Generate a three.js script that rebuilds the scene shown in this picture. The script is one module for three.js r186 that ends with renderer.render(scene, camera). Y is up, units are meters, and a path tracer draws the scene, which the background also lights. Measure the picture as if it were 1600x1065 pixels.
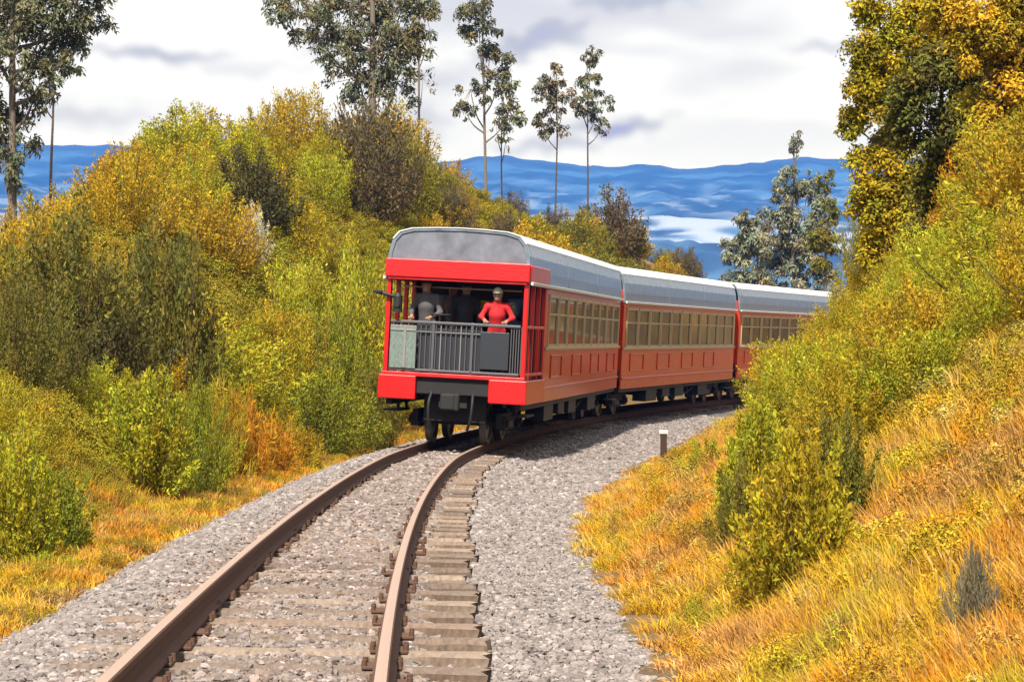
import * as THREE from 'three';
import { RoundedBoxGeometry } from 'three/addons/geometries/RoundedBoxGeometry.js';
import { MarchingCubes } from 'three/addons/objects/MarchingCubes.js';
import { mergeGeometries, mergeVertices } from 'three/addons/utils/BufferGeometryUtils.js';
import { createNoise2D, createNoise3D } from 'simplex-noise';

// ------------------------------------------------------------------ camera, sky, sun, exposure
const scene = new THREE.Scene();
const camera = new THREE.PerspectiveCamera(17.3, 1600 / 1065, 0.1, 20000);
camera.position.set(0, 0, 0);                       // the eye: about a metre above the rails
camera.lookAt(0, 0, -10);
const renderer = new THREE.WebGLRenderer({ antialias: true });
renderer.toneMapping = THREE.LinearToneMapping;
renderer.toneMappingExposure = 2.0;
renderer.shadowMap.enabled = true;

function mulberry(a) {
  return () => { a |= 0; a = (a + 0x6D2B79F5) | 0; let t = Math.imul(a ^ (a >>> 15), 1 | a); t = (t + Math.imul(t ^ (t >>> 7), 61 | t)) ^ t; return ((t ^ (t >>> 14)) >>> 0) / 4294967296; };
}
const noise2 = createNoise2D(mulberry(11)), noise3 = createNoise3D(mulberry(12));
const clamp = (v, a, b) => Math.min(b, Math.max(a, v));
const lerp = (a, b, t) => a + (b - a) * t;
const sstep = (a, b, v) => { const t = clamp((v - a) / (b - a), 0, 1); return t * t * (3 - 2 * t); };
function table(xs, ys) {                            // smooth curve through points
  return (x) => {
    if (x <= xs[0]) return ys[0];
    for (let i = 1; i < xs.length; i++) if (x <= xs[i]) return lerp(ys[i - 1], ys[i], sstep(xs[i - 1], xs[i], x) * 0.5 + 0.5 * (x - xs[i - 1]) / (xs[i] - xs[i - 1]));
    return ys[ys.length - 1];
  };
}
const fbm = (x, y, o = 4) => { let s = 0, a = 0.5; for (let i = 0; i < o; i++) { s += a * noise2(x, y); x = x * 2.03 + 17.1; y = y * 2.03 - 9.7; a *= 0.5; } return s; };

const SUN = new THREE.Vector3(-0.13, 0.80, 0.58).normalize();
const sun = new THREE.DirectionalLight(new THREE.Color(1.0, 0.93, 0.80), 4.7);
sun.position.copy(SUN).multiplyScalar(150); sun.position.z -= 40; sun.target.position.set(0, 0, -40);
sun.castShadow = true; sun.shadow.radius = 4;
Object.assign(sun.shadow.camera, { left: -70, right: 70, top: 70, bottom: -70, near: 1, far: 400 });
sun.shadow.mapSize.set(4096, 4096);
scene.add(sun, sun.target);

{ // bright broken overcast: white layers with grey-lavender undersides and a few blue openings
  const W = 3072, H = 1536, data = new Float32Array(W * H * 4);
  const streaks = [ // azimuth (deg from straight ahead, right positive), elevation, half sizes, depth, tilt
    [0.7, 7.7, 1.5, 0.42, 0.95, 0.30], [3.2, 8.75, 2.2, 0.42, 0.9, 0.08], [2.6, 5.45, 1.3, 0.22, 0.95, 0.06], [1.0, 4.95, 1.6, 0.2, 0.6, 0.05], [-2.3, 5.6, 0.8, 0.5, 0.5, 0.1], [-4.6, 7.6, 0.9, 0.5, 0.35, 0],
    [-9.0, 7.25, 1.7, 0.16, 0.75, -0.02], [-7.0, 6.9, 1.6, 0.2, 0.3, 0], [8.0, 7.45, 1.3, 0.14, 0.5, 0.0], [-2.0, 6.6, 1.4, 0.4, 0.45, 0.1], [-11, 5.6, 2.2, 0.3, 0.45, 0.02],
  ];
  for (let j = 0; j < H; j++) {
    const el = ((j + 0.5) / H - 0.5) * 180;
    for (let i = 0; i < W; i++) {
      const k = (j * W + i) * 4;
      if (el < -3) { data[k] = 0.20; data[k + 1] = 0.20; data[k + 2] = 0.17; data[k + 3] = 1; continue; }
      const lon = ((i + 0.5) / W - 0.5) * 360, az = ((lon + 90 + 540) % 360) - 180;
      const er = (Math.max(el, 0.3) * Math.PI) / 180, ar = (lon * Math.PI) / 180, rr = 1 / (Math.sin(er) + 0.09);
      const px = Math.cos(ar) * rr * 0.8, py = Math.sin(ar) * rr * 0.8;
      const wob = noise3(px * 1.3, py * 1.3, 7.3) * 0.35;
      let n = 0.5 + 0.62 * (0.5 * noise3(px + wob, py, 1.5) + 0.28 * noise3(px * 2.1, py * 2.1 + wob, 4.5) + 0.14 * noise3(px * 4.3, py * 4.3, 9.5) + 0.08 * noise3(px * 9, py * 9, 2.2));
      n = sstep(0.40, 0.80, n) * 0.5 * sstep(2, 10, el);                 // how grey the cloud base is
      let s = 0;
      for (const [a, e, wa, we, dp, tl] of streaks) {
        const da = (az - a) / wa, de = (el - e - tl * (az - a) - 0.16 * noise2(az * 1.1 + e * 3, e)) / we;
        const g = da * da + de * de;
        if (g < 7) s = Math.max(s, dp * Math.exp(-g * (1 + 0.5 * noise2(az * 0.9, el * 2.6))));
      }
      n = clamp(Math.max(n, s), 0, 1);
      const toSun = Math.max(0, Math.cos(er) * Math.cos(ar) * SUN.x + Math.sin(er) * SUN.y + Math.cos(er) * Math.sin(ar) * SUN.z);
      const halo = 0.35 * Math.pow(toSun, 10);
      const want = [lerp(0.545, 0.18, n), lerp(0.545, 0.20, n), lerp(0.55, 0.31, n)];
      // low sky lies behind blue air: its colour is raised and warmed to offset that
      const T = Math.exp(-1.7e-4 * Math.min(6500, 470 / Math.max(0.03, Math.sin(er)))), F = [0.02, 0.17, 0.55];
      for (let c = 0; c < 3; c++) data[k + c] = Math.max([0.12, 0.16, 0.20][c], (want[c] - F[c] * (1 - T)) / T) * (1 + halo);
      data[k + 3] = 1;
    }
  }
  const t = new THREE.DataTexture(data, W, H, THREE.RGBAFormat, THREE.FloatType);
  t.mapping = THREE.EquirectangularReflectionMapping; t.magFilter = THREE.LinearFilter; t.minFilter = THREE.LinearFilter; t.wrapS = THREE.RepeatWrapping; t.needsUpdate = true;
  scene.background = t; scene.environment = t;
}
scene.fog = new THREE.FogExp2(new THREE.Color(0.03, 0.27, 0.95), 1.7e-4);

// ------------------------------------------------------------------ naming and helpers
const used = {};
function numbered(n) { const k = used[n] = (used[n] ?? -1) + 1; return k ? `${n}_${String(k).padStart(3, '0')}` : n; }
function tag(o, label, category, group) { o.userData.label = label; o.userData.category = category; if (group) o.userData.group = group; return o; }
function thing(name, label, category, group) { const o = new THREE.Group(); o.name = numbered(name); scene.add(o); return tag(o, label, category, group); }
function shade(o) { o.castShadow = o.receiveShadow = true; return o; }
function part(name, geo, mat, parent) {
  const list = Array.isArray(geo) ? geo : [geo];
  const g = list.length > 1 ? mergeGeometries(list.map((x) => { const y = x.index ? x.toNonIndexed() : x; for (const k of Object.keys(y.attributes)) if (!['position', 'normal', 'uv'].includes(k)) y.deleteAttribute(k); return y; })) : list[0];
  const m = shade(new THREE.Mesh(g, mat)); m.name = name; parent.add(m); return m;
}
function setting(name, geo, mat) { const m = shade(new THREE.Mesh(geo, mat)); m.name = name; m.userData.kind = 'structure'; scene.add(m); return m; }
const box = (w, h, l, x = 0, y = 0, z = 0, r = 0.012) => (r > 0 ? new RoundedBoxGeometry(w, h, l, 1, Math.min(r, w / 2.2, h / 2.2, l / 2.2)) : new THREE.BoxGeometry(w, h, l)).translate(x, y, z);
const cyl = (r0, r1, len, x, y, z, axis = 'y', n = 12) => { const g = new THREE.CylinderGeometry(r0, r1, len, n); if (axis === 'x') g.rotateZ(Math.PI / 2); if (axis === 'z') g.rotateX(Math.PI / 2); return g.translate(x, y, z); };
function rod(a, b, r, n = 8) {
  const A = new THREE.Vector3(...a), B = new THREE.Vector3(...b), d = B.clone().sub(A), g = new THREE.CylinderGeometry(r, r, d.length(), n);
  g.applyQuaternion(new THREE.Quaternion().setFromUnitVectors(new THREE.Vector3(0, 1, 0), d.clone().normalize()));
  return g.translate(...A.add(B).multiplyScalar(0.5).toArray());
}
const RGB = (r, g, b) => new THREE.Color().setRGB(r, g, b);
const std = (c, roughness = 0.8, o = {}) => new THREE.MeshStandardMaterial({ color: RGB(...c), roughness, ...o });

function noiseTexture(size, seed, f, lo, hi, oct = 4, stretch = 1) {    // a tiling grey noise; lo..hi as sRGB-free values
  const d = new Uint8Array(size * size * 4), n3 = createNoise3D(mulberry(seed)), R = (f * 1) / (2 * Math.PI);
  const n4 = (u, v, k) => { // tile by blending opposite edges
    const a = n3(u * f * k, v * f * k * stretch, k), b = n3((u - 1) * f * k, v * f * k * stretch, k), c = n3(u * f * k, (v - 1) * f * k * stretch, k), e = n3((u - 1) * f * k, (v - 1) * f * k * stretch, k);
    return (a * (1 - u) + b * u) * (1 - v) + (c * (1 - u) + e * u) * v;
  };
  for (let j = 0; j < size; j++) for (let i = 0; i < size; i++) {
    let s = 0, a = 0.5; for (let o = 0, k = 1; o < oct; o++, k *= 2) { s += a * n4(i / size, j / size, k); a *= 0.55; }
    const v = clamp(lerp(lo, hi, 0.5 + s * 0.85), 0, 1) * 255, q = (j * size + i) * 4; d[q] = d[q + 1] = d[q + 2] = v; d[q + 3] = 255;
  }
  const t = new THREE.DataTexture(d, size, size, THREE.RGBAFormat); t.wrapS = t.wrapT = THREE.RepeatWrapping; t.magFilter = THREE.LinearFilter; t.minFilter = THREE.LinearFilter; t.needsUpdate = true; return t;
}
const texFine = noiseTexture(256, 21, 24, 0.35, 1.0, 3), texCoarse = noiseTexture(256, 22, 6, 0.45, 1.0, 5), texGrain = noiseTexture(256, 23, 3, 0.4, 1.0, 5, 14);
const texGrime = noiseTexture(256, 24, 5, 0.66, 1.06, 5);
const rep = (t, x, y) => { const c = t.clone(); c.repeat.set(x, y); c.needsUpdate = true; return c; };

// ------------------------------------------------------------------ the line of the track (d = metres ahead of the eye)
const TR = [];
{
  const curv = (d) => (d < 2 ? 0.0015 : d < 45 ? lerp(0.0024, 0.0105, sstep(28.5, 34.5, d)) : lerp(0.0105, 0.005, sstep(48, 62, d)));
  const st = 0.25; let i0 = 0;
  const ds = []; for (let d = -40; d <= 190; d += st) ds.push(d);
  const sl = new Array(ds.length), xs = new Array(ds.length); const m = ds.findIndex((d) => d >= 26); sl[m] = 0; xs[m] = -1.345;
  for (let i = m + 1; i < ds.length; i++) { sl[i] = sl[i - 1] + curv(ds[i] - st / 2) * st; xs[i] = xs[i - 1] + (sl[i] + sl[i - 1]) / 2 * st; }
  for (let i = m - 1; i >= 0; i--) { sl[i] = sl[i + 1] - curv(ds[i] + st / 2) * st; xs[i] = xs[i + 1] - (sl[i] + sl[i + 1]) / 2 * st; }
  let arc = 0; for (let i = 0; i < ds.length; i++) { if (i) arc += Math.hypot(st, xs[i] - xs[i - 1]); TR.push({ d: ds[i], x: xs[i], sl: sl[i], arc }); }
}
function atD(d) { const f = clamp((d + 40) / 0.25, 0, TR.length - 1.001), i = Math.floor(f), t = f - i, a = TR[i], b = TR[i + 1]; return { d, x: lerp(a.x, b.x, t), th: Math.atan(lerp(a.sl, b.sl, t)), arc: lerp(a.arc, b.arc, t) }; }
function atArc(s) { let lo = 0, hi = TR.length - 1; while (hi - lo > 1) { const m = (lo + hi) >> 1; if (TR[m].arc <= s) lo = m; else hi = m; } const t = (s - TR[lo].arc) / (TR[hi].arc - TR[lo].arc); return atD(lerp(TR[lo].d, TR[hi].d, t)); }
const railY = (d) => { const k = 0.0187; return d < 33 ? -1.05 - k * d : d < 45 ? -1.05 - k * 33 - k * (d - 33) + (k * (d - 33) * (d - 33)) / 24 : -1.05 - k * 39; };
const cant = (d) => lerp(0.022, 0.05, sstep(14, 40, d));
const GAUGE = 0.97 / 2;
const onTrack = (d, s, y) => { const p = atD(d), c = cant(d); return new THREE.Vector3(p.x + s * Math.cos(p.th) + y * Math.sin(c) * Math.cos(p.th), railY(d) + y - s * Math.sin(c), -(d - s * Math.sin(p.th))); };
const offset = (x, d) => { const p = atD(d); return (x - p.x) * Math.cos(p.th); };

const gravelEdge = table([6, 10, 12.8, 20, 25, 33, 42, 65, 110], [1.95, 1.98, 2.02, 2.08, 2.42, 3.2, 3.75, 3.6, 2.6]);
const leftTop = table([0, 14, 22, 30, 40, 52, 62, 72, 80, 92, 110, 135, 170], [-0.9, -0.8, -0.4, 0.2, 1.5, 3.6, 6.0, 7.9, 6.3, 3.8, 1.8, 2.2, 2.6]);  // unseen far end raised to keep the hills out of window reflections
const rightTop = table([0, 12, 20, 30, 45, 60, 80, 110, 150, 190], [1.4, 1.7, 2.2, 2.9, 3.0, 3.0, 3.5, 4.0, 4.0, 0]);  // beyond the train the unseen bank is raised for the window reflections
const smin = (a, b, k) => { const h = clamp(0.5 + (0.5 * (b - a)) / k, 0, 1); return lerp(b, a, h) - k * h * (1 - h); };
function groundY(x, d) {
  const s = offset(x, d), base = railY(clamp(d, -20, 180)) - 0.37 - Math.max(0, d - 215) * 0.25;
  const lump = 0.12 * fbm(x * 0.5, d * 0.5, 3) + 0.05 * noise2(x * 1.9, d * 1.9);
  let y = base, away = 0;
  if (s < -1.6) {
    const t = -s - 2.55; away = sstep(0.0, 1.2, -s - 1.6);
    const top = Math.max(base, leftTop(d) + 0.8 * noise2(x * 0.09, d * 0.09));
    const rise = t > 0 ? 0.80 * t - 0.3 * (1 - Math.exp(-t / 0.4)) : 0;
    y = smin(base + Math.max(0, rise), top, 0.02 + 0.8 * sstep(0, 2, t));
    const past = -s - Math.max(5.5, 6 + 0.2 * (d - 40)); if (past > 0) y -= 0.95 * past * past / (past + 2);
  } else if (s > gravelEdge(d) - 0.3) {
    const t = s - gravelEdge(d) + 0.05; away = sstep(0.1, 1.0, t);
    const rise = t > 0 ? 0.85 * t - 0.95 * (1 - Math.exp(-t / 1.1)) : 0;
    y = smin(base + 0.06 + Math.max(0, rise), Math.max(rightTop(d) + 0.8 * noise2(x * 0.09, d * 0.09), base), 0.02 + 0.9 * sstep(0, 2, t));
    if (s > 16) y -= (s - 16) * 0.16;
  }
  return Math.max(y + lump * away, -75);
}
const F = 3500, wx = (px, d) => ((px - 800) / F) * d, wy = (py, d) => ((532.5 - py) / F) * d;   // photograph pixel -> metres at a depth

// ------------------------------------------------------------------ ground, ballast bed, valley, hills
const GOLD = [0.32, 0.165, 0.022], STRAW = [0.30, 0.20, 0.05], OLIVE = [0.13, 0.12, 0.016], EARTH = [0.17, 0.10, 0.05];
const mix3 = (a, b, t) => [lerp(a[0], b[0], t), lerp(a[1], b[1], t), lerp(a[2], b[2], t)];
function sheet(us, vs, f, colour, uvs = 1) {
  const nu = us.length, nv = vs.length, p = new Float32Array(nu * nv * 3), c = colour ? new Float32Array(nu * nv * 3) : null, uv = new Float32Array(nu * nv * 2), ix = [];
  for (let j = 0; j < nv; j++) for (let i = 0; i < nu; i++) {
    const k = j * nu + i, q = f(us[i], vs[j]); p.set([q.x, q.y, q.z], k * 3); uv.set([q.x * uvs, q.z * uvs], k * 2); if (c) c.set(colour(us[i], vs[j], q), k * 3);
    if (i && j) ix.push(k - nu - 1, k - nu, k, k - nu - 1, k, k - 1);
  }
  const g = new THREE.BufferGeometry(); g.setAttribute('position', new THREE.BufferAttribute(p, 3)); g.setAttribute('uv', new THREE.BufferAttribute(uv, 2)); if (c) g.setAttribute('color', new THREE.BufferAttribute(c, 3));
  g.setIndex(ix); g.computeVertexNormals(); return g;
}
const span = (a, b, st) => { const r = []; for (let v = a; v < b - 1e-6; v += st) r.push(v); r.push(b); return r; };
{
  const us = [...span(-420, -60, 24), ...span(-60, -22, 2).slice(1), ...span(-22, 24, 0.28).slice(1), ...span(24, 60, 2).slice(1), ...span(60, 420, 24).slice(1)];
  const vs = [...span(-60, 4, 4), ...span(4, 60, 0.35).slice(1), ...span(60, 130, 1.2).slice(1), ...span(130, 190, 4).slice(1), ...span(190, 420, 16).slice(1)];
  const g = sheet(us, vs, (x, d) => new THREE.Vector3(x, groundY(x, d), -d), (x, d) => {
    const n = 0.5 + 0.5 * fbm(x * 0.35, d * 0.35, 3), m = 0.5 + 0.5 * noise2(x * 1.7 + 5, d * 1.7);
    return mix3(mix3(EARTH, GOLD, sstep(0.3, 0.7, n)), OLIVE, 0.6 * sstep(0.5, 0.9, m));
  }, 0.5);
  setting('ground', g, new THREE.MeshStandardMaterial({ vertexColors: true, roughness: 1, map: texCoarse, bumpMap: rep(texFine, 3, 3), bumpScale: 0.03 }));
}
// ballast: rails lie at height 0, sleeper tops at -0.150
function bedY(s, d) {
  const r = gravelEdge(d);
  let y;
  if (s < -1.0) y = lerp(-0.175, -0.44, sstep(-1.0, -1.85, s));
  else if (s < 0.55) y = -0.174 - 0.03 * Math.exp(-Math.pow((Math.abs(s) - GAUGE) / 0.1, 2));
  else if (s < 1.0) y = lerp(-0.175, -0.222, sstep(0.55, 0.75, s));
  else y = lerp(-0.222, -0.31, clamp((s - 1.0) / Math.max(0.3, r - 1.15), 0, 1)) - 0.16 * sstep(r - 0.05, r + 0.25, s);
  return y + 0.012 * noise2(s * 3, d * 3) + 0.02 * noise2(s * 0.9, d * 0.7) * (s > 1 ? 1 : 0.4);
}
{
  const vs = [...span(-6, 24, 0.3), ...span(24, 70, 0.6).slice(1), ...span(70, 130, 2).slice(1)];
  const us = span(0, 1, 0.02);
  const pos = (u, d) => onTrack(d, lerp(-1.95, gravelEdge(d) + 0.3, u), 0);
  const g = sheet(us, vs, (u, d) => { const s = lerp(-1.95, gravelEdge(d) + 0.3, u); const p = onTrack(d, clamp(s, -1.6, 1.6), bedY(s, d)), q = onTrack(d, s, 0); return new THREE.Vector3(q.x, p.y, q.z); }, (u, d, q) => {
    const s = lerp(-1.95, gravelEdge(d) + 0.3, u), n = 0.5 + 0.5 * fbm(q.x * 0.8, q.z * 0.8, 3);
    const grey = [0.178, 0.154, 0.144], brown = [0.15, 0.105, 0.08];
    return mix3(grey, brown, (Math.abs(s) < 0.75 ? 0.75 : 0.12) * (0.5 + n));
  }, 1);
  setting('ballast_bed', g, new THREE.MeshStandardMaterial({ vertexColors: true, roughness: 0.95, map: rep(texFine, 1.6, 1.6), bumpMap: rep(texFine, 1.6, 1.6), bumpScale: 0.035 }));
}
{ // valley floor and the far hills, one sheet in rings round the eye
  const az = [...span(-180, -20, 4), ...span(-20, 20, 0.16).slice(1), ...span(20, 180, 4).slice(1)], rs = [...span(330, 1400, 90), ...span(1400, 5600, 34).slice(1), ...span(5600, 9000, 340).slice(1)];
  const crest = (a) => 4.55 + 0.28 * noise2(a * 0.09, 2) + 0.10 * noise2(a * 0.33, 5) + 0.035 * noise2(a * 1.3, 8) + 0.5 * sstep(-5, -12, a);
  const height = (a, r) => {
    const w = 1 + 0.05 * noise2(a * 0.2, 40), lo = 2.45 + 0.25 * noise2(a * 0.12 + 9, 3), c = crest(a);
    const knots = [[330, -11], [1300, -2.9], [1500, -2.0], [2300, lo], [2520, lo + 0.02], [3150, lo + 0.75], [5000, c], [5300, c - 0.05], [9000, c - 3.6]];
    let e = knots[0][1]; for (let i = 1; i < knots.length; i++) if (r <= knots[i][0]) { const [r0, e0] = knots[i - 1], [r1, e1] = knots[i]; e = lerp(e0, e1, sstep(r0, r1, r) * 0.6 + 0.4 * (r - r0) / (r1 - r0)); break; }
    let y = Math.tan((e * Math.PI) / 180) * r * w ** 0;
    const ax = (a * Math.PI) / 180, X = Math.sin(ax) * r, Z = Math.cos(ax) * r;
    const gully = sstep(1500, 2000, r) * sstep(5050, 4300, r) * (1 - 0.75 * sstep(2350, 2600, r) * sstep(3300, 2900, r));
    y += gully * (15 * (1 - Math.abs(fbm(X / 300, Z / 420, 5)) * 2) - 11);
    return Math.max(y, -74);
  };
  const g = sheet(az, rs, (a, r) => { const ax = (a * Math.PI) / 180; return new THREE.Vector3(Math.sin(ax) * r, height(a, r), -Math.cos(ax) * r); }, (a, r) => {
    const ax = (a * Math.PI) / 180, X = Math.sin(ax) * r, Z = Math.cos(ax) * r, n = 0.5 + 0.5 * fbm(X / 260, Z / 260, 4), m = 0.5 + 0.5 * noise2(X / 90 + 4, Z / 160);
    let c = mix3([0.008, 0.028, 0.06], [0.06, 0.13, 0.20], sstep(0.35, 0.75, n));  // part of the blue haze is put into the slope colour
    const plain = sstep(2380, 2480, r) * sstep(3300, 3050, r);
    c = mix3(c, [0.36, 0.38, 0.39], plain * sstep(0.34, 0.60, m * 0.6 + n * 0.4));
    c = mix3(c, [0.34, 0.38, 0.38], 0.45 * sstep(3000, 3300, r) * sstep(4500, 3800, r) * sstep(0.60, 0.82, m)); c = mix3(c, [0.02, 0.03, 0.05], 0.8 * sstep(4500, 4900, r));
    return c;
  }, 0.01);
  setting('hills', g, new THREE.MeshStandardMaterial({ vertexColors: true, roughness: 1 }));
}

// ------------------------------------------------------------------ railway track: rails, sleepers and their plates are parts of one thing
const M = {
  railSide: std([0.085, 0.036, 0.020], 0.85, { bumpMap: rep(texFine, 8, 2), bumpScale: 0.004 }), railTop: std([0.40, 0.27, 0.20], 0.42, { metalness: 0.25 }),
  woods: [[0.27, 0.185, 0.135], [0.22, 0.155, 0.115], [0.32, 0.235, 0.175], [0.17, 0.12, 0.09]].map((c) => std(c, 0.95, { map: rep(texGrain, 1, 1), bumpMap: rep(texGrain, 1, 1), bumpScale: 0.012 })),
  plate: std([0.09, 0.042, 0.025], 0.8),
};
const track = thing('railway_track', 'single narrow gauge track with rusty rails curving right towards the red train', 'railway track');
{
  const prof = [[-0.05, -0.138], [0.05, -0.138], [0.05, -0.126], [0.012, -0.110], [0.008, -0.05], [0.027, -0.036], [0.028, -0.008], [0.022, -0.001]];
  const top = [[0.022, -0.001], [0.0, 0.002], [-0.022, -0.001]], left = [[-0.022, -0.001], [-0.028, -0.008], [-0.027, -0.036], [-0.008, -0.05], [-0.012, -0.110], [-0.05, -0.126], [-0.05, -0.138]];
  const ds = [...span(1.5, 60, 0.5), ...span(60, 128, 2).slice(1)];
  const strip = (pts, s) => { const gs = []; for (let i = 1; i < pts.length; i++) gs.push(sheet([0, 1], ds, (u, d) => { const a = pts[i - 1], b = pts[i]; return onTrack(d, s + lerp(a[0], b[0], u), lerp(a[1], b[1], u)); }, null, 1)); return gs; };
  for (const s of [-GAUGE, GAUGE]) {
    const r = part('rail', strip([...prof], s).concat(strip(left, s)), M.railSide, track);
    part('running_surface', strip(top, s), M.railTop, r);
  }
  const rnd = mulberry(31), a0 = atD(2.0).arc, a1 = atD(118).arc;
  const slabs = [0, 1, 2, 3].map((k) => { // worn timber: box with a few segments, ends and edges chewed
    const g = new THREE.BoxGeometry(1.86, 0.15, 0.215, 14, 2, 4), p = g.attributes.position, v = new THREE.Vector3();
    for (let i = 0; i < p.count; i++) { v.fromBufferAttribute(p, i); const n = noise3(v.x * 4 + k * 9, v.y * 9, v.z * 12), e = Math.abs(v.z) > 0.1 ? 1 : 0.35; p.setXYZ(i, v.x + 0.012 * n * (Math.abs(v.x) > 0.9 ? 2.5 : 0), v.y + (v.y > 0 ? 0.010 * n * e - 0.012 * (Math.abs(v.z) > 0.1 ? 1 : 0) : 0), v.z + 0.012 * n); }
    const u = g.attributes.uv; for (let i = 0; i < u.count; i++) u.setXY(i, u.getY(i) * 0.4 + k * 0.27, u.getX(i) * 1.4);
    g.computeVertexNormals(); return g;
  });
  const plateG = mergeGeometries([box(0.17, 0.014, 0.16, 0, 0, 0, 0.004), ...[[-0.075, 0.05], [0.075, -0.05], [-0.075, -0.05], [0.075, 0.05]].map(([x, z]) => cyl(0.011, 0.014, 0.03, x, 0.016, z, 'y', 7))].map((g) => (g.index ? g.toNonIndexed() : g)));
  for (let a = a0; a < a1; a += 0.58) {
    const p = atArc(a), k = Math.floor(rnd() * 4), m = part('sleeper', slabs[k], M.woods[Math.floor(rnd() * 4)], track), dy = (rnd() - 0.5) * 0.012;
    const q = onTrack(p.d, (rnd() - 0.5) * 0.09, -0.228 + dy);
    m.position.copy(q); m.rotation.set(0, -p.th + (rnd() - 0.5) * 0.045, -cant(p.d) + (rnd() - 0.5) * 0.012, 'YXZ');
    if (p.d < 30) for (const s of [-1, 1]) { const t = part('tie_plate', plateG, M.plate, m); t.position.set(s * GAUGE, 0.0825 - dy, 0); }
  }
}
{ // loose ballast stones
  const rnd = mulberry(41), mats = new THREE.MeshStandardMaterial({ roughness: 0.95 });
  const rocks = [0, 1, 2, 3].map((k) => { let g = new THREE.IcosahedronGeometry(0.5, k > 1 ? 1 : 0); const p = g.attributes.position, v = new THREE.Vector3(); for (let i = 0; i < p.count; i++) { v.fromBufferAttribute(p, i); const n = 1 + 0.38 * noise3(v.x * 1.9 + k * 7, v.y * 1.9, v.z * 1.9); p.setXYZ(i, v.x * n * 1.15, v.y * n * 0.72, v.z * n * 0.95); } g.computeVertexNormals(); return g; });
  const lists = [[], [], [], []], spots = [];
  const add = (d, s, size, lift) => spots.push([d, s, size, lift]);
  for (let d = 4.5; d < 62; d += 0.1) {
    const w = 1.75 + gravelEdge(d), dens = d < 18 ? 1550 : d < 30 ? 760 : 330, size0 = d < 18 ? 0.036 : d < 30 ? 0.048 : 0.066;
    const n = dens * w * 0.1;
    for (let i = 0; i < n; i++) {
      const s = -1.75 + rnd() * (w + 0.15), dd = d + rnd() * 0.1;
      if (Math.abs(Math.abs(s) - GAUGE) < 0.085) continue;
      const fade = s > 0 ? sstep(gravelEdge(d) + 0.15, gravelEdge(d) - 0.35, s + 0.25 * noise2(dd * 0.9, 3)) : sstep(-1.8, -1.5, s + 0.2 * noise2(dd * 0.9, 8));
      if (rnd() > fade) continue;
      const pick = ((atD(dd - s * 0).arc - atD(2.0).arc) / 0.58) % 1, onSleeper = (pick < 0.19 || pick > 0.81) && Math.abs(s) < 0.93;
      const cover = s > 0.5 ? 0.05 : s < -0.5 ? 0.30 + 0.4 * sstep(10, 15, dd) : 0.03 + 0.6 * sstep(11, 20, dd);
      if (onSleeper && rnd() > cover) continue;
      add(dd, s, size0 * (0.6 + 0.8 * rnd() * rnd() + 0.25 * rnd()), onSleeper ? 0.012 : 0);
    }
  }
  for (const q of spots) lists[Math.floor(rnd() * 4)].push(q);
  const mtx = new THREE.Matrix4(), Q = new THREE.Quaternion(), E = new THREE.Euler(), c = new THREE.Color();
  const root = new THREE.Group(); root.name = 'ballast_gravel'; root.userData.kind = 'stuff'; tag(root, 'grey crushed stone ballast around and beside the rails', 'gravel'); scene.add(root);
  lists.forEach((list, k) => {
    const im = shade(new THREE.InstancedMesh(rocks[k], mats, list.length)); im.name = 'stones'; im.userData.kind = 'stuff';
    list.forEach(([d, s, z, lift], i) => {
      const p = onTrack(d, clamp(s, -1.6, 1.6), bedY(s, d) + lift), q = onTrack(d, s, 0);
      E.set((rnd() - 0.5) * 1.4, rnd() * 6.3, (rnd() - 0.5) * 1.4); Q.setFromEuler(E);
      im.setMatrixAt(i, mtx.compose(new THREE.Vector3(q.x, p.y + z * 0.12, q.z), Q, new THREE.Vector3(z, z, z)));
      const t = rnd(), v = 0.55 + 0.95 * rnd() * rnd() + 0.2 * rnd(), inside = Math.abs(s) < 0.8 ? 0.7 : 0.12;
      const col = mix3(mix3([0.222, 0.192, 0.180], [0.205, 0.150, 0.120], clamp(inside * (0.4 + t), 0, 1)), [0.30, 0.25, 0.24], t > 0.86 ? 0.9 : 0);
      im.setColorAt(i, c.setRGB(col[0] * v, col[1] * v, col[2] * v));
    });
    root.add(im);
  });
}

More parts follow.
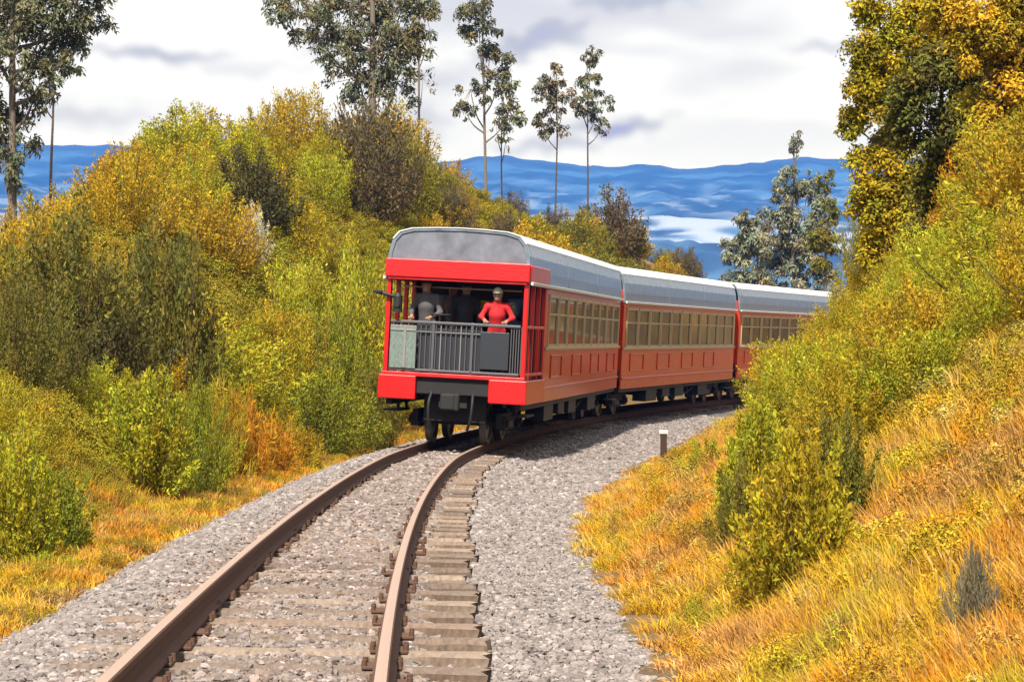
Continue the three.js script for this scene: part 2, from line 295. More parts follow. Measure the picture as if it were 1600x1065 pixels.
// ------------------------------------------------------------------ the train: four coaches, each a thing with parts
Object.assign(M, {
  red: new THREE.MeshPhysicalMaterial({ color: RGB(0.70, 0.006, 0.005), roughness: 0.42, clearcoat: 0.5, clearcoatRoughness: 0.25, map: rep(texGrime, 2, 1), bumpMap: rep(texCoarse, 2, 1), bumpScale: 0.004 }),
  side: new THREE.MeshPhysicalMaterial({ color: RGB(0.70, 0.048, 0.003), roughness: 0.36, clearcoat: 0.35, clearcoatRoughness: 0.08, map: rep(texGrime, 7, 1), bumpMap: rep(texCoarse, 0.35, 0.6), bumpScale: 0.006 }),  // same red as the ends, with orange reflections put into its colour
  cream: std([0.46, 0.37, 0.20], 0.55), roof: std([0.27, 0.33, 0.40], 0.28, { metalness: 0.25, map: rep(texCoarse, 0.5, 0.8), bumpMap: rep(texCoarse, 0.4, 0.4), bumpScale: 0.006 }),
  roofEnd: std([0.22, 0.23, 0.275], 0.4, { map: rep(texCoarse, 0.4, 0.4) }), pale: std([0.55, 0.53, 0.48], 0.6), crown: std([0.62, 0.62, 0.60], 0.45),  // crown: pale tone painted in for the sky reflected on the roof top
  glass: new THREE.MeshPhysicalMaterial({ color: RGB(0.42, 0.43, 0.34), roughness: 0.05, transmission: 1, thickness: 0, ior: 1.5 }),
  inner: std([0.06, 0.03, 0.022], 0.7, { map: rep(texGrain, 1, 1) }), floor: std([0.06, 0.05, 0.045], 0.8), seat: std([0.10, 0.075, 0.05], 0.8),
  black: std([0.010, 0.010, 0.011], 0.65), iron: std([0.016, 0.014, 0.014], 0.75, { bumpMap: rep(texFine, 3, 3), bumpScale: 0.004 }), wheel: std([0.10, 0.085, 0.08], 0.45, { metalness: 0.6 }), rail: std([0.085, 0.085, 0.095], 0.5), grey: std([0.21, 0.20, 0.20], 0.55), panelGrey: std([0.038, 0.041, 0.048], 0.22),
  sheet: std([0.22, 0.28, 0.25], 0.4, { map: rep(texCoarse, 1.5, 1.5) }), brass: std([0.5, 0.40, 0.25], 0.35, { metalness: 0.6 }),
});
const LEN = 14.9, HALF = 1.24, FLOOR = 1.13;
function roofProfile(out) { // eave - shoulder - crown, half profile points mirrored
  const o = out ? 1 : 0.955, pts = [[1.27, 2.74], [1.255, 2.97], [1.225, 3.20], [1.17, 3.40], [1.06, 3.525], [0.84, 3.585], [0.42, 3.61], [0, 3.62]].map(([x, y]) => [x * o, 2.74 + (y - 2.74) * (out ? 1 : 0.945)]);
  return [...pts, ...pts.slice(0, -1).reverse().map(([x, y]) => [-x, y])];
}
function extrudeZ(pts, z0, z1) { const s = new THREE.Shape(pts.map(([x, y]) => new THREE.Vector2(x, y))); return new THREE.ExtrudeGeometry(s, { depth: z1 - z0, bevelEnabled: false }).translate(0, 0, z0); }
function frameGeo(w, h, t, deep) { return [box(t, h, deep, -w / 2 + t / 2, 0, 0, 0.006), box(t, h, deep, w / 2 - t / 2, 0, 0, 0.006), box(w - 2 * t, t, deep, 0, h / 2 - t / 2, 0, 0.006), box(w - 2 * t, t, deep, 0, -h / 2 + t / 2, 0, 0.006)]; }
const shared = {};
function makeCoach(label, tail) {
  const c = thing('train_coach', label, 'railway coach', 'coaches of the red train');
  const bodyEnd = tail ? -2.30 : -0.02, bodyFar = -LEN + 0.02;
  // roof
  part('roof', extrudeZ([...roofProfile(true), ...roofProfile(false).reverse()], -LEN, 0), M.roof, c);
  for (let k = 0; k <= 3; k++) { const z = -0.25 - (k * (LEN - 0.5)) / 3; part('roof_seam', extrudeZ([...roofProfile(true).map(([x, y]) => [x * 1.004, y + 0.007]), ...roofProfile(true).map(([x, y]) => [x * 0.999, y - 0.002]).reverse()], z - 0.015, z + 0.015), M.roof, c); }
  { const cr = roofProfile(true).filter(([, y]) => y > 3.38); part('roof_crown', extrudeZ([...cr.map(([x, y]) => [x * 1.006, y + 0.010]), ...cr.map(([x, y]) => [x * 0.99, y - 0.006]).reverse()], -LEN + 0.01, 0.012), M.crown, c); }  // pale strip: sky reflection along the roof top put into colour
  for (const s of [-1, 1]) part('gutter', box(0.05, 0.06, LEN - 0.02, s * 1.295, 2.745, -LEN / 2), M.pale, c);
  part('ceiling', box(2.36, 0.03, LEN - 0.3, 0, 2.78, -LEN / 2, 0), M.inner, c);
  // the body below
  part('floor_deck', box(2.44, 0.12, LEN - 0.04, 0, FLOOR - 0.06, -LEN / 2), M.floor, c);
  const bl = bodyEnd - bodyFar, bm = (bodyEnd + bodyFar) / 2, nWin = tail ? 9 : 11, pitch = (bl - 0.5) / nWin, ww = pitch - 0.13;
  for (const s of [-1, 1]) {
    part('side_panel', box(0.05, 0.98, bl, s * (HALF - 0.025), 1.20, bm), M.side, c);
    part('belt_rail', box(0.035, 0.06, bl, s * (HALF + 0.0185), 1.66, bm), M.cream, c);
    part('waist_moulding', box(0.03, 0.045, bl, s * (HALF + 0.016), 0.96, bm), M.side, c);
    part('letterboard', box(0.05, 0.13, bl, s * (HALF - 0.025), 2.672, bm), M.side, c);
    for (let k = 0; k <= nWin; k++) part('window_pillar', box(0.05, 0.912, k === 0 || k === nWin ? 0.305 : 0.128, s * (HALF - 0.025), 2.149, k === 0 ? bodyEnd - 0.1525 : k === nWin ? bodyFar + 0.1525 : bodyEnd - 0.25 - k * pitch), k % 3 === 2 ? M.cream : M.side, c);
    for (let k = 0; k < nWin; k++) {
      const z = bodyEnd - 0.25 - (k + 0.5) * pitch;
      const f = part('window_frame', shared['wf' + tail] ??= mergeGeometries([...frameGeo(ww + 0.03, 0.94, 0.055, 0.07), box(ww - 0.08, 0.035, 0.05, 0, 0.12, 0, 0.006)].map((g) => (g.index ? g.toNonIndexed() : g))), M.cream, c);
      f.position.set(s * (HALF - 0.012), 2.15, z); f.rotation.y = Math.PI / 2;
      part('pane', shared['wp' + tail] ??= new THREE.PlaneGeometry(ww - 0.06, 0.85), M.glass, f).position.z = 0.004 * s;
    }
    for (let k = 0; k < 4; k++) part('sill_panel', [...frameGeo(1.5, 0.42, 0.03, 0.02).map((g) => g.rotateY(Math.PI / 2).translate(s * (HALF + 0.011), 1.33, bodyEnd - 1.6 - k * 3.1))], M.side, c);
    part('step_board', [box(0.24, 0.035, 0.85, s * 1.2, 0.46, -LEN + 1.0), box(0.03, 0.34, 0.04, s * 1.16, 0.62, -LEN + 0.7), box(0.03, 0.34, 0.04, s * 1.16, 0.62, -LEN + 1.3)], M.iron, c);
  }
  for (const z of tail ? [bodyFar + 0.03] : [bodyEnd - 0.03, bodyFar + 0.03]) {
    part('end_wall', [box(0.78, 1.55, 0.05, -0.80, 1.92, z), box(0.78, 1.55, 0.05, 0.80, 1.92, z), box(2.38, 0.35, 0.05, 0, 2.87, z)], M.side, c);
    part('gangway', [box(0.09, 1.95, 0.22, -0.47, 2.08, z + Math.sign(z - bm) * 0.12), box(0.09, 1.95, 0.22, 0.47, 2.08, z + Math.sign(z - bm) * 0.12), box(1.03, 0.09, 0.22, 0, 3.10, z + Math.sign(z - bm) * 0.12)], M.black, c);
  }
  for (let k = 0; k < 8; k++) for (const s of [-1, 1]) part('bench', [box(0.9, 0.09, 0.42, s * 0.68, 1.56, -2.6 - k * 1.42), box(0.9, 0.62, 0.08, s * 0.68, 1.90, -2.84 - k * 1.42)], M.seat, c);
  // underframe
  part('underframe', [box(0.14, 0.22, LEN - 0.3, -0.55, 0.92, -LEN / 2), box(0.14, 0.22, LEN - 0.3, 0.55, 0.92, -LEN / 2), ...[-3, -5.3, -7.5, -9.7, -12].map((z) => box(2.3, 0.16, 0.12, 0, 0.93, z))], M.iron, c);
  part('centre_tank', [box(0.95, 0.42, 1.9, 0, 0.62, -6.0, 0.05), box(0.9, 0.36, 1.6, 0, 0.62, -9.1, 0.05), box(1.4, 0.3, 0.9, 0, 0.68, -4.1, 0.04)], M.black, c);
  for (const s of [-1, 1]) {
    part('equipment_box', [box(0.36, 0.46, 1.25, s * 0.96, 0.56, -3.95), box(0.30, 0.40, 0.9, s * 0.99, 0.60, -5.75), box(0.36, 0.46, 1.35, s * 0.96, 0.56, -10.75), box(0.10, 0.16, LEN - 0.2, s * 1.13, 0.70, -LEN / 2)], M.black, c);
    part('truss_rod', [rod([s * 1.02, 0.86, -3.2], [s * 1.02, 0.42, -5.9], 0.022), rod([s * 1.02, 0.42, -5.9], [s * 1.02, 0.42, -9.0], 0.022), rod([s * 1.02, 0.42, -9.0], [s * 1.02, 0.86, -11.7], 0.022), box(0.06, 0.44, 0.07, s * 1.02, 0.62, -5.9), box(0.06, 0.44, 0.07, s * 1.02, 0.62, -9.0)], M.iron, c);
    const b = part('battery_box', [box(0.42, 0.42, 1.15, s * 0.93, 0.58, -7.45)], M.black, c);
    part('box_latch', [box(0.02, 0.05, 0.10, s * 1.15, 0.66, -7.2), box(0.02, 0.05, 0.10, s * 1.15, 0.66, -7.75)], M.grey, b);
    part('air_tank', cyl(0.17, 0.17, 0.95, s * 0.62, 0.56, s > 0 ? -10.2 : -4.8, 'z', 16), M.black, c);
    part('pipe', rod([s * 1.12, 0.79, -1.8], [s * 1.12, 0.79, -LEN + 1.2], 0.018), M.grey, c);
  }
  for (const z of [-1.55, -LEN + 1.55]) {
    const gs = [box(1.5, 0.16, 0.34, 0, 0.52, z), box(0.10, 0.14, 1.35, 0, 0.46, z)];
    const bg = part('bogie', gs, M.iron, c);
    for (const s of [-1, 1]) {
      part('side_frame', [box(0.10, 0.17, 2.0, s * 0.74, 0.46, z), box(0.09, 0.07, 1.1, s * 0.74, 0.27, z), rod([s * 0.74, 0.27, z - 0.52], [s * 0.74, 0.42, z - 0.85], 0.03), rod([s * 0.74, 0.27, z + 0.52], [s * 0.74, 0.42, z + 0.85], 0.03)], M.iron, bg);
      part('coil_spring', [-0.16, 0, 0.16].flatMap((q) => [0.31, 0.345, 0.38].map((y) => new THREE.TorusGeometry(0.055, 0.014, 6, 12).rotateX(Math.PI / 2).translate(s * 0.76, y, z + q))), M.grey, bg);
      for (const q of [-0.78, 0.78]) {
        part('axle_box', [box(0.16, 0.22, 0.24, s * 0.76, 0.37, z + q), cyl(0.07, 0.07, 0.05, s * 0.86, 0.37, z + q, 'x', 12)], M.iron, bg);
        const w = new THREE.LatheGeometry([[0.0, -0.06], [0.10, -0.06], [0.11, -0.03], [0.30, -0.02], [0.31, -0.055], [0.355, -0.055], [0.362, 0.03], [0.385, 0.035], [0.385, 0.062], [0.31, 0.062], [0.30, 0.02], [0.11, 0.03], [0.10, 0.06], [0, 0.06]].map(([x, y]) => new THREE.Vector2(x, y)), 28).rotateZ(s > 0 ? Math.PI / 2 : -Math.PI / 2).translate(s * GAUGE, 0.362, z + q);
        part('wheel', w, M.wheel, bg);
      }
    }
    for (const q of [-0.78, 0.78]) part('axle', cyl(0.055, 0.055, 1.4, 0, 0.362, z + q, 'x', 12), M.iron, bg);
  }
  const zc = tail ? [0, -LEN] : [0, -LEN];
  for (const z of zc) {
    const o = z === 0 ? 1 : -1;
    part('coupler', [box(0.16, 0.18, 0.42, 0, 0.72, z + o * 0.02), box(0.26, 0.28, 0.14, -0.03, 0.72, z + o * 0.22, 0.04), box(0.10, 0.30, 0.14, 0.13, 0.72, z + o * 0.25, 0.04), box(0.5, 0.34, 0.06, 0, 0.78, z - o * 0.12)], M.iron, c);
    part('brake_hose', new THREE.TubeGeometry(new THREE.CatmullRomCurve3([[0.36, 0.86, z], [0.38, 0.72, z + o * 0.13], [0.36, 0.42, z + o * 0.15], [0.30, 0.26, z + o * 0.09]].map((p) => new THREE.Vector3(...p))), 16, 0.026, 8), M.black, c);
    part('brake_hose', new THREE.TubeGeometry(new THREE.CatmullRomCurve3([[-0.36, 0.86, z], [-0.38, 0.70, z + o * 0.12], [-0.37, 0.38, z + o * 0.12], [-0.33, 0.22, z + o * 0.06]].map((p) => new THREE.Vector3(...p))), 16, 0.026, 8), M.black, c);
  }
  if (tail) {
    // hood: grey arched end above a red valance
    const arch = roofProfile(true).filter(([, y]) => y > 3.04).map(([x, y]) => [x * 0.985, 3.0 + (y - 3.0) * 0.975]);
    part('roof_end', extrudeZ([[1.225, 3.06], ...arch, [-1.225, 3.06]], -0.07, -0.02), M.roofEnd, c);
    part('valance', [box(2.52, 0.31, 0.07, 0, 2.915, 0.045, 0.02), box(2.44, 0.045, 0.05, 0, 2.74, 0.03, 0.015)], M.red, c);
    for (const s of [-1, 1]) part('valance', box(0.05, 0.30, 2.27, s * 1.262, 2.90, -1.145, 0.015), M.red, c);
    for (const s of [-1, 1]) {
      for (const z of [-0.06, -0.80, -1.50, -2.22]) part('corner_post', box(0.08, 1.62, z < -0.5 && z > -2 ? 0.06 : 0.13, s * 1.20, 1.95, z, 0.015), M.red, c);
      part('step_well', [box(0.66, 0.40, 0.13, s * 0.965, 0.925, 0.02, 0.02), box(0.05, 0.40, 2.2, s * 1.262, 0.925, -1.15, 0.015)], M.red, c);
      const g = part('side_gate', [box(0.04, 0.05, 2.05, s * 1.215, 2.02, -1.14), box(0.04, 0.05, 2.05, s * 1.215, 1.22, -1.14)], M.red, c);
      for (let k = 0; k < 9; k++) part('baluster', rod([s * 1.215, 1.22, -0.25 - k * 0.22], [s * 1.215, 2.02, -0.25 - k * 0.22], 0.014, 6), k % 2 ? M.red : M.black, g);
      part('step', [box(0.30, 0.035, 0.9, s * 1.12, 0.52, -0.75), box(0.05, 0.25, 0.05, s * 1.02, 0.62, -0.4), box(0.05, 0.25, 0.05, s * 1.02, 0.62, -1.1)], M.iron, c);
    }
    part('platform_edge', box(2.5, 0.07, 0.09, 0, FLOOR + 0.015, 0.03, 0.012), M.red, c);
    part('end_beam', [box(1.26, 0.24, 0.10, 0, 0.95, -0.04), box(1.1, 0.5, 0.06, 0, 0.62, -0.35)], M.iron, c);
    // bulkhead behind the platform, with a door and two windows
    const zb = -2.32;
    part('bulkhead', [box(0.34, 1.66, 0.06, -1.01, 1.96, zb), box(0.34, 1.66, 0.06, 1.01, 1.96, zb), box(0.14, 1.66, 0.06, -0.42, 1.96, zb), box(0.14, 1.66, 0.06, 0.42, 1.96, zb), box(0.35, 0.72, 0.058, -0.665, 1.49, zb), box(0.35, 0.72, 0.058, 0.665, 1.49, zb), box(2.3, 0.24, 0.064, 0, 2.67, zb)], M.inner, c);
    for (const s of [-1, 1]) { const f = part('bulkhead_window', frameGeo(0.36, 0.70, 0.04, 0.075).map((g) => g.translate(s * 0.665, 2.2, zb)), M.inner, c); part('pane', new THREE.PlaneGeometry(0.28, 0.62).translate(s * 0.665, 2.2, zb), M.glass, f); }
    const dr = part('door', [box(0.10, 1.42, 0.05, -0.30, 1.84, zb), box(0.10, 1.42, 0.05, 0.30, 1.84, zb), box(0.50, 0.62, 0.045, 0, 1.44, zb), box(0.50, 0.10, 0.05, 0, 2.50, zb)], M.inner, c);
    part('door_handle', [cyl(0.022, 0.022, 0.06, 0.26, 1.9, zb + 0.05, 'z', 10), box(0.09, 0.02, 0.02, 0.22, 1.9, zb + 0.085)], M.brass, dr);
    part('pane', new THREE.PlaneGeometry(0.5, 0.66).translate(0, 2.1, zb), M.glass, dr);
    // railing across the end
    const zr = 0.0, rl = part('end_railing', [box(2.28, 0.05, 0.06, 0, 2.02, zr, 0.015), box(2.28, 0.045, 0.05, 0, 1.22, zr), box(0.05, 0.86, 0.05, -0.38, 1.62, zr), box(0.05, 0.86, 0.05, 0.30, 1.62, zr), box(1.6, 0.03, 0.035, 0.1, 1.86, zr)], M.rail, c);
    for (let k = 0; k < 13; k++) part('baluster', rod([-0.60 + k * 0.088, 1.22, zr], [-0.60 + k * 0.088, 2.02, zr], 0.012, 6), k === 4 || k === 8 ? M.grey : M.rail, rl);
    for (let k = 0; k < 5; k++) part('baluster', rod([0.98 + k * 0.045, 1.22, zr], [0.98 + k * 0.045, 2.02, zr], 0.012, 6), M.rail, rl);
    part('dark_panel', box(1.08, 0.70, 0.015, -0.10, 1.60, zr - 0.03, 0.005), std([0.035, 0.035, 0.04], 0.25), rl);
    const sh = part('pale_panel', box(0.46, 0.72, 0.02, -0.90, 1.60, zr + 0.035, 0.006), M.sheet, rl); sh.userData.label = 'pale green-grey panel on the end railing';
    part('panel_strap', [box(0.05, 0.70, 0.012, -0.87, 1.60, zr + 0.052), box(0.44, 0.03, 0.012, -0.90, 1.88, zr + 0.0525)], M.grey, sh);
    part('grey_panel', box(0.50, 0.62, 0.02, 0.70, 1.60, zr + 0.035, 0.006), M.panelGrey, rl);
    // hand brake wheel and a dark marker lamp on an arm at the side
    part('brake_wheel', [new THREE.TorusGeometry(0.17, 0.016, 8, 24).rotateX(Math.PI / 2).translate(-0.30, 2.16, -0.16), rod([-0.30, 1.15, -0.16], [-0.30, 2.17, -0.16], 0.018), rod([-0.46, 2.16, -0.16], [-0.14, 2.16, -0.16], 0.011), rod([-0.30, 2.16, -0.32], [-0.30, 2.16, 0.0], 0.011)], M.iron, c);
    const lamp = part('marker_lamp', [cyl(0.075, 0.085, 0.26, -1.02, 2.30, 0.06, 'y', 14), cyl(0.05, 0.08, 0.06, -1.02, 2.46, 0.06, 'y', 14), cyl(0.05, 0.05, 0.03, -1.02, 2.30, 0.145, 'z', 14)], M.black, c);
    part('lamp_arm', [rod([-1.02, 2.42, 0.05], [-1.40, 2.49, 0.06], 0.028), box(0.16, 0.05, 0.10, -1.38, 2.50, 0.06)], M.black, lamp);
    part('roof_handrail', rod([-1.05, 2.62, -0.5], [1.05, 2.62, -0.5], 0.014), M.brass, c);
  }
  return c;
}
const tailArc = atD(37.4).arc;
function seatCoach(c, k) {
  const a0 = tailArc + k * (LEN + 0.62), a = atArc(a0), b = atArc(a0 + LEN), dx = b.x - a.x, dd = b.d - a.d, dm = (a.d + b.d) / 2;
  c.position.set(a.x, railY(a.d) + 0.002, -a.d); c.scale.x = 0.97; c.rotation.order = 'YXZ';
  c.rotation.set(0, -Math.atan2(dx, dd), -cant(dm));
}
const tailCoach = makeCoach('red observation coach at the tail with open railed platform and grey hood', true); seatCoach(tailCoach, 0);
const plain = makeCoach('red and cream coach directly ahead of the observation coach', false); seatCoach(plain, 1);
['red and cream third coach, its lower part meeting the bushes of the bank', 'coach farthest round the curve, with only its roof showing above the bushes'].forEach((label, k) => { const c = plain.clone(); c.name = numbered('train_coach'); c.userData = { ...plain.userData, label }; scene.add(c); seatCoach(c, k + 2); });

// ------------------------------------------------------------------ passengers on the open platform
function figure(label, [x, z], turn, height, o) {
  const t = thing('person', label, 'person', 'passengers on the open platform');
  const k = height / 1.7, J = { // joints of a standing figure leaning on the rail, facing +z
    pelvis: [0, 0.93, 0], chest: [0, 1.24, 0.04 + o.lean * 0.5], neck: [0, 1.44, 0.06 + o.lean], head: [0, 1.585, 0.085 + o.lean * 1.15],
    hipL: [-0.09, 0.90, 0], kneeL: [-0.11, 0.49, 0.03], ankL: [-0.12, 0.09, 0], toeL: [-0.14, 0.045, 0.15], hipR: [0.09, 0.90, 0], kneeR: [0.11, 0.49, 0.02], ankR: [0.12, 0.09, -0.02], toeR: [0.14, 0.045, 0.13],
    shL: [-0.18, 1.38, 0.04 + o.lean * 0.9], elL: o.elL, haL: o.haL, shR: [0.18, 1.38, 0.04 + o.lean * 0.9], elR: o.elR, haR: o.haR,
  };
  const B = [['pelvis', 'chest', 0.145, 0.155], ['chest', 'neck', 0.15, 0.07], ['neck', 'head', 0.058, 0.06], ['hipL', 'kneeL', 0.088, 0.06], ['kneeL', 'ankL', 0.06, 0.042], ['ankL', 'toeL', 0.045, 0.038], ['hipR', 'kneeR', 0.088, 0.06], ['kneeR', 'ankR', 0.06, 0.042], ['ankR', 'toeR', 0.045, 0.038], ['shL', 'elL', 0.058, 0.045], ['elL', 'haL', 0.043, 0.032], ['shR', 'elR', 0.058, 0.045], ['elR', 'haR', 0.043, 0.032], ['shL', 'shR', 0.065, 0.065]]
    .map(([a, b, r0, r1]) => ({ a: new THREE.Vector3(...J[a]), b: new THREE.Vector3(...J[b]), r0, r1 }));
  const N = 96, S = 0.98, mc = new MarchingCubes(N, new THREE.MeshBasicMaterial(), false, false, 120000); mc.isolation = 0;
  const at = (i) => (i - N / 2) / (N / 2) * S, P = new THREE.Vector3(), pa = new THREE.Vector3(), ba = new THREE.Vector3(), hd = new THREE.Vector3(...J.head);
  const add = (ax, ay, az, rx, ry, rz) => { const q = P.clone().sub(new THREE.Vector3(hd.x + ax, hd.y + ay, hd.z + az)); const l = Math.hypot(q.x / rx, q.y / ry, q.z / rz); return (l - 1) * Math.min(rx, ry, rz); };
  const smn = (a, b, k) => { const h = Math.max(k - Math.abs(a - b), 0) / k; return Math.min(a, b) - h * h * k * 0.25; };
  for (let l = 0; l < N; l++) for (let j = 0; j < N; j++) for (let i = 0; i < N; i++) {
    P.set(at(i), at(j) + 0.88, at(l));
    let dmin = 9;
    if (Math.abs(P.x) < 0.5 && Math.abs(P.z) < 0.7) {
      for (const { a, b, r0, r1 } of B) { pa.subVectors(P, a); ba.subVectors(b, a); const h = clamp(pa.dot(ba) / ba.lengthSq(), 0, 1); dmin = smn(dmin, pa.addScaledVector(ba, -h).length() - lerp(r0, r1, h), 0.05); }
      dmin = smn(dmin, add(0, 0.02, 0, 0.078, 0.115, 0.098), 0.03);            // skull
      dmin = smn(dmin, add(0, -0.065, 0.03, 0.052, 0.05, 0.06), 0.03);        // jaw
      dmin = smn(dmin, add(0, -0.01, 0.105, 0.014, 0.026, 0.022), 0.015);     // nose
      for (const s of [-1, 1]) dmin = smn(dmin, add(s * 0.082, 0, 0.0, 0.012, 0.03, 0.02), 0.01); // ears
    }
    mc.field[i + N * j + N * N * l] = -dmin;
  }
  mc.update();
  const n = mc.count, pos = new Float32Array(n * 3), nor = new Float32Array(n * 3), col = new Float32Array(n * 3);
  for (let i = 0; i < n; i++) {
    const X = mc.positionArray[i * 3] * S, Y = mc.positionArray[i * 3 + 1] * S + 0.88, Z = mc.positionArray[i * 3 + 2] * S;
    pos.set([X * k, Y * k, Z * k], i * 3); nor.set([mc.normalArray[i * 3], mc.normalArray[i * 3 + 1], mc.normalArray[i * 3 + 2]], i * 3);
    const hand = ['haL', 'haR'].some((q) => Math.hypot(X - J[q][0], Y - J[q][1], Z - J[q][2]) < 0.075), dn = Y - 1.445;
    col.set(hand || dn > 0.03 ? [0.34, 0.19, 0.13] : Y > 0.88 ? o.top : Y > 0.07 ? o.legs : [0.03, 0.025, 0.02], i * 3);
  }
  const g = new THREE.BufferGeometry(); g.setAttribute('position', new THREE.BufferAttribute(pos, 3)); g.setAttribute('normal', new THREE.BufferAttribute(nor, 3)); g.setAttribute('color', new THREE.BufferAttribute(col, 3));
  part('body', mergeVertices(g, 1e-4), new THREE.MeshStandardMaterial({ vertexColors: true, roughness: 0.85 }), t);
  const h = J.head.map((v) => v * k);
  const dome = new THREE.SphereGeometry(0.108 * k, 20, 12, 0, Math.PI * 2, 0, Math.PI * 0.52).scale(0.9, 1.05, 1.08).translate(h[0], h[1] + 0.045 * k, h[2] - 0.005);
  if (o.cap) part('cap', [dome, new THREE.CylinderGeometry(0.085 * k, 0.085 * k, 0.012, 16, 1, false, -Math.PI / 2, Math.PI).scale(1, 1, 1.1).translate(h[0], h[1] + 0.05 * k, h[2] + 0.07 * k)], std(o.cap, 0.8), t);
  else part('hair', [dome, new THREE.SphereGeometry(0.10 * k, 16, 10).scale(0.92, 1.1, 0.7).translate(h[0], h[1] + 0.015, h[2] - 0.045 * k)], std([0.02, 0.014, 0.01], 0.7), t);
  for (const s of [-1, 1]) part('eye', new THREE.SphereGeometry(0.011 * k, 8, 6).translate(h[0] + s * 0.032 * k, h[1] + 0.012 * k, h[2] + 0.088 * k), std([0.03, 0.02, 0.015], 0.3), t);
  for (const q of ['haL', 'haR']) { // short fingers laid over what the hand rests on
    const p = J[q].map((v) => v * k), sd = q === 'haL' ? 1 : -1, fs = [];
    for (let f = 0; f < 4; f++) { const x0 = p[0] + (f - 1.5) * 0.021, L = [0.03, 0.036, 0.034, 0.026][f]; fs.push(new THREE.TubeGeometry(new THREE.CatmullRomCurve3([[x0, p[1] + 0.012, p[2] + 0.015], [x0, p[1] + 0.014, p[2] + 0.045], [x0, p[1] - 0.006, p[2] + 0.045 + L * 0.6], [x0, p[1] - 0.028, p[2] + 0.045 + L * 0.4]].map((v) => new THREE.Vector3(...v))), 8, 0.009, 6)); }
    fs.push(new THREE.TubeGeometry(new THREE.CatmullRomCurve3([[p[0] + sd * 0.026, p[1], p[2] + 0.005], [p[0] + sd * 0.05, p[1] - 0.004, p[2] + 0.025], [p[0] + sd * 0.052, p[1] - 0.016, p[2] + 0.045]].map((v) => new THREE.Vector3(...v))), 6, 0.010, 6));
    part('hand', fs, std([0.34, 0.19, 0.13], 0.7), t);
  }
  const w = new THREE.Vector3(x, FLOOR, z); tailCoach.updateMatrixWorld(true); tailCoach.localToWorld(w); t.position.copy(w); t.rotation.copy(tailCoach.rotation); t.rotation.y += turn;
  return t;
}
figure('person in a red jacket and pale cap leaning on the platform railing', [0.66, -0.36], 0.1, 1.50, { lean: 0.10, elL: [-0.30, 1.17, 0.16], haL: [-0.19, 1.075, 0.36], elR: [0.30, 1.17, 0.16], haR: [0.17, 1.075, 0.36], top: [0.52, 0.015, 0.02], legs: [0.05, 0.035, 0.06], cap: [0.55, 0.58, 0.44] });
figure('bareheaded person in dark grey clothes standing at the platform railing', [-0.58, -0.42], -0.15, 1.62, { lean: 0.03, elL: [-0.27, 1.12, 0.10], haL: [-0.17, 1.015, 0.36], elR: [0.27, 1.12, 0.10], haR: [0.16, 1.015, 0.36], top: [0.085, 0.08, 0.085], legs: [0.03, 0.03, 0.04] });
figure('person in black clothes standing in the middle of the open platform', [0.02, -0.75], 0.25, 1.60, { lean: 0.02, elL: [-0.25, 1.14, 0.02], haL: [-0.24, 0.90, 0.12], elR: [0.25, 1.14, 0.02], haR: [0.24, 0.90, 0.12], top: [0.03, 0.028, 0.03], legs: [0.03, 0.03, 0.04] });
figure('person in a brown top at the back of the platform beside the door', [-0.28, -1.35], -0.3, 1.58, { lean: 0.0, elL: [-0.25, 1.14, 0.02], haL: [-0.24, 0.90, 0.12], elR: [0.25, 1.14, 0.02], haR: [0.24, 0.90, 0.12], top: [0.14, 0.075, 0.06], legs: [0.03, 0.03, 0.04] });

// ------------------------------------------------------------------ plants
const leafMat = (c) => new THREE.MeshPhysicalMaterial({ color: RGB(...c), vertexColors: true, roughness: 0.9, specularIntensity: 0.25, transmission: 0.32, thickness: 0, side: THREE.DoubleSide });
const L = {
  deep: leafMat([0.150, 0.134, 0.022]),
  yellow: leafMat([0.37, 0.29, 0.013]), gold: leafMat([0.42, 0.285, 0.016]), green: leafMat([0.235, 0.245, 0.018]), bright: leafMat([0.365, 0.345, 0.020]), olive: leafMat([0.205, 0.182, 0.022]),
  dark: leafMat([0.085, 0.074, 0.022]), brown: leafMat([0.145, 0.108, 0.05]), orange: leafMat([0.52, 0.255, 0.016]), pale: leafMat([0.55, 0.53, 0.40]), gum: leafMat([0.18, 0.17, 0.085]), gumLight: leafMat([0.21, 0.18, 0.11]), gumGrey: leafMat([0.25, 0.245, 0.15]),
};
M.twig = std([0.10, 0.075, 0.05], 0.95); M.bark = std([0.22, 0.17, 0.13], 0.9, { map: rep(texGrain, 2, 1) }); M.barkDark = std([0.075, 0.055, 0.04], 0.95);
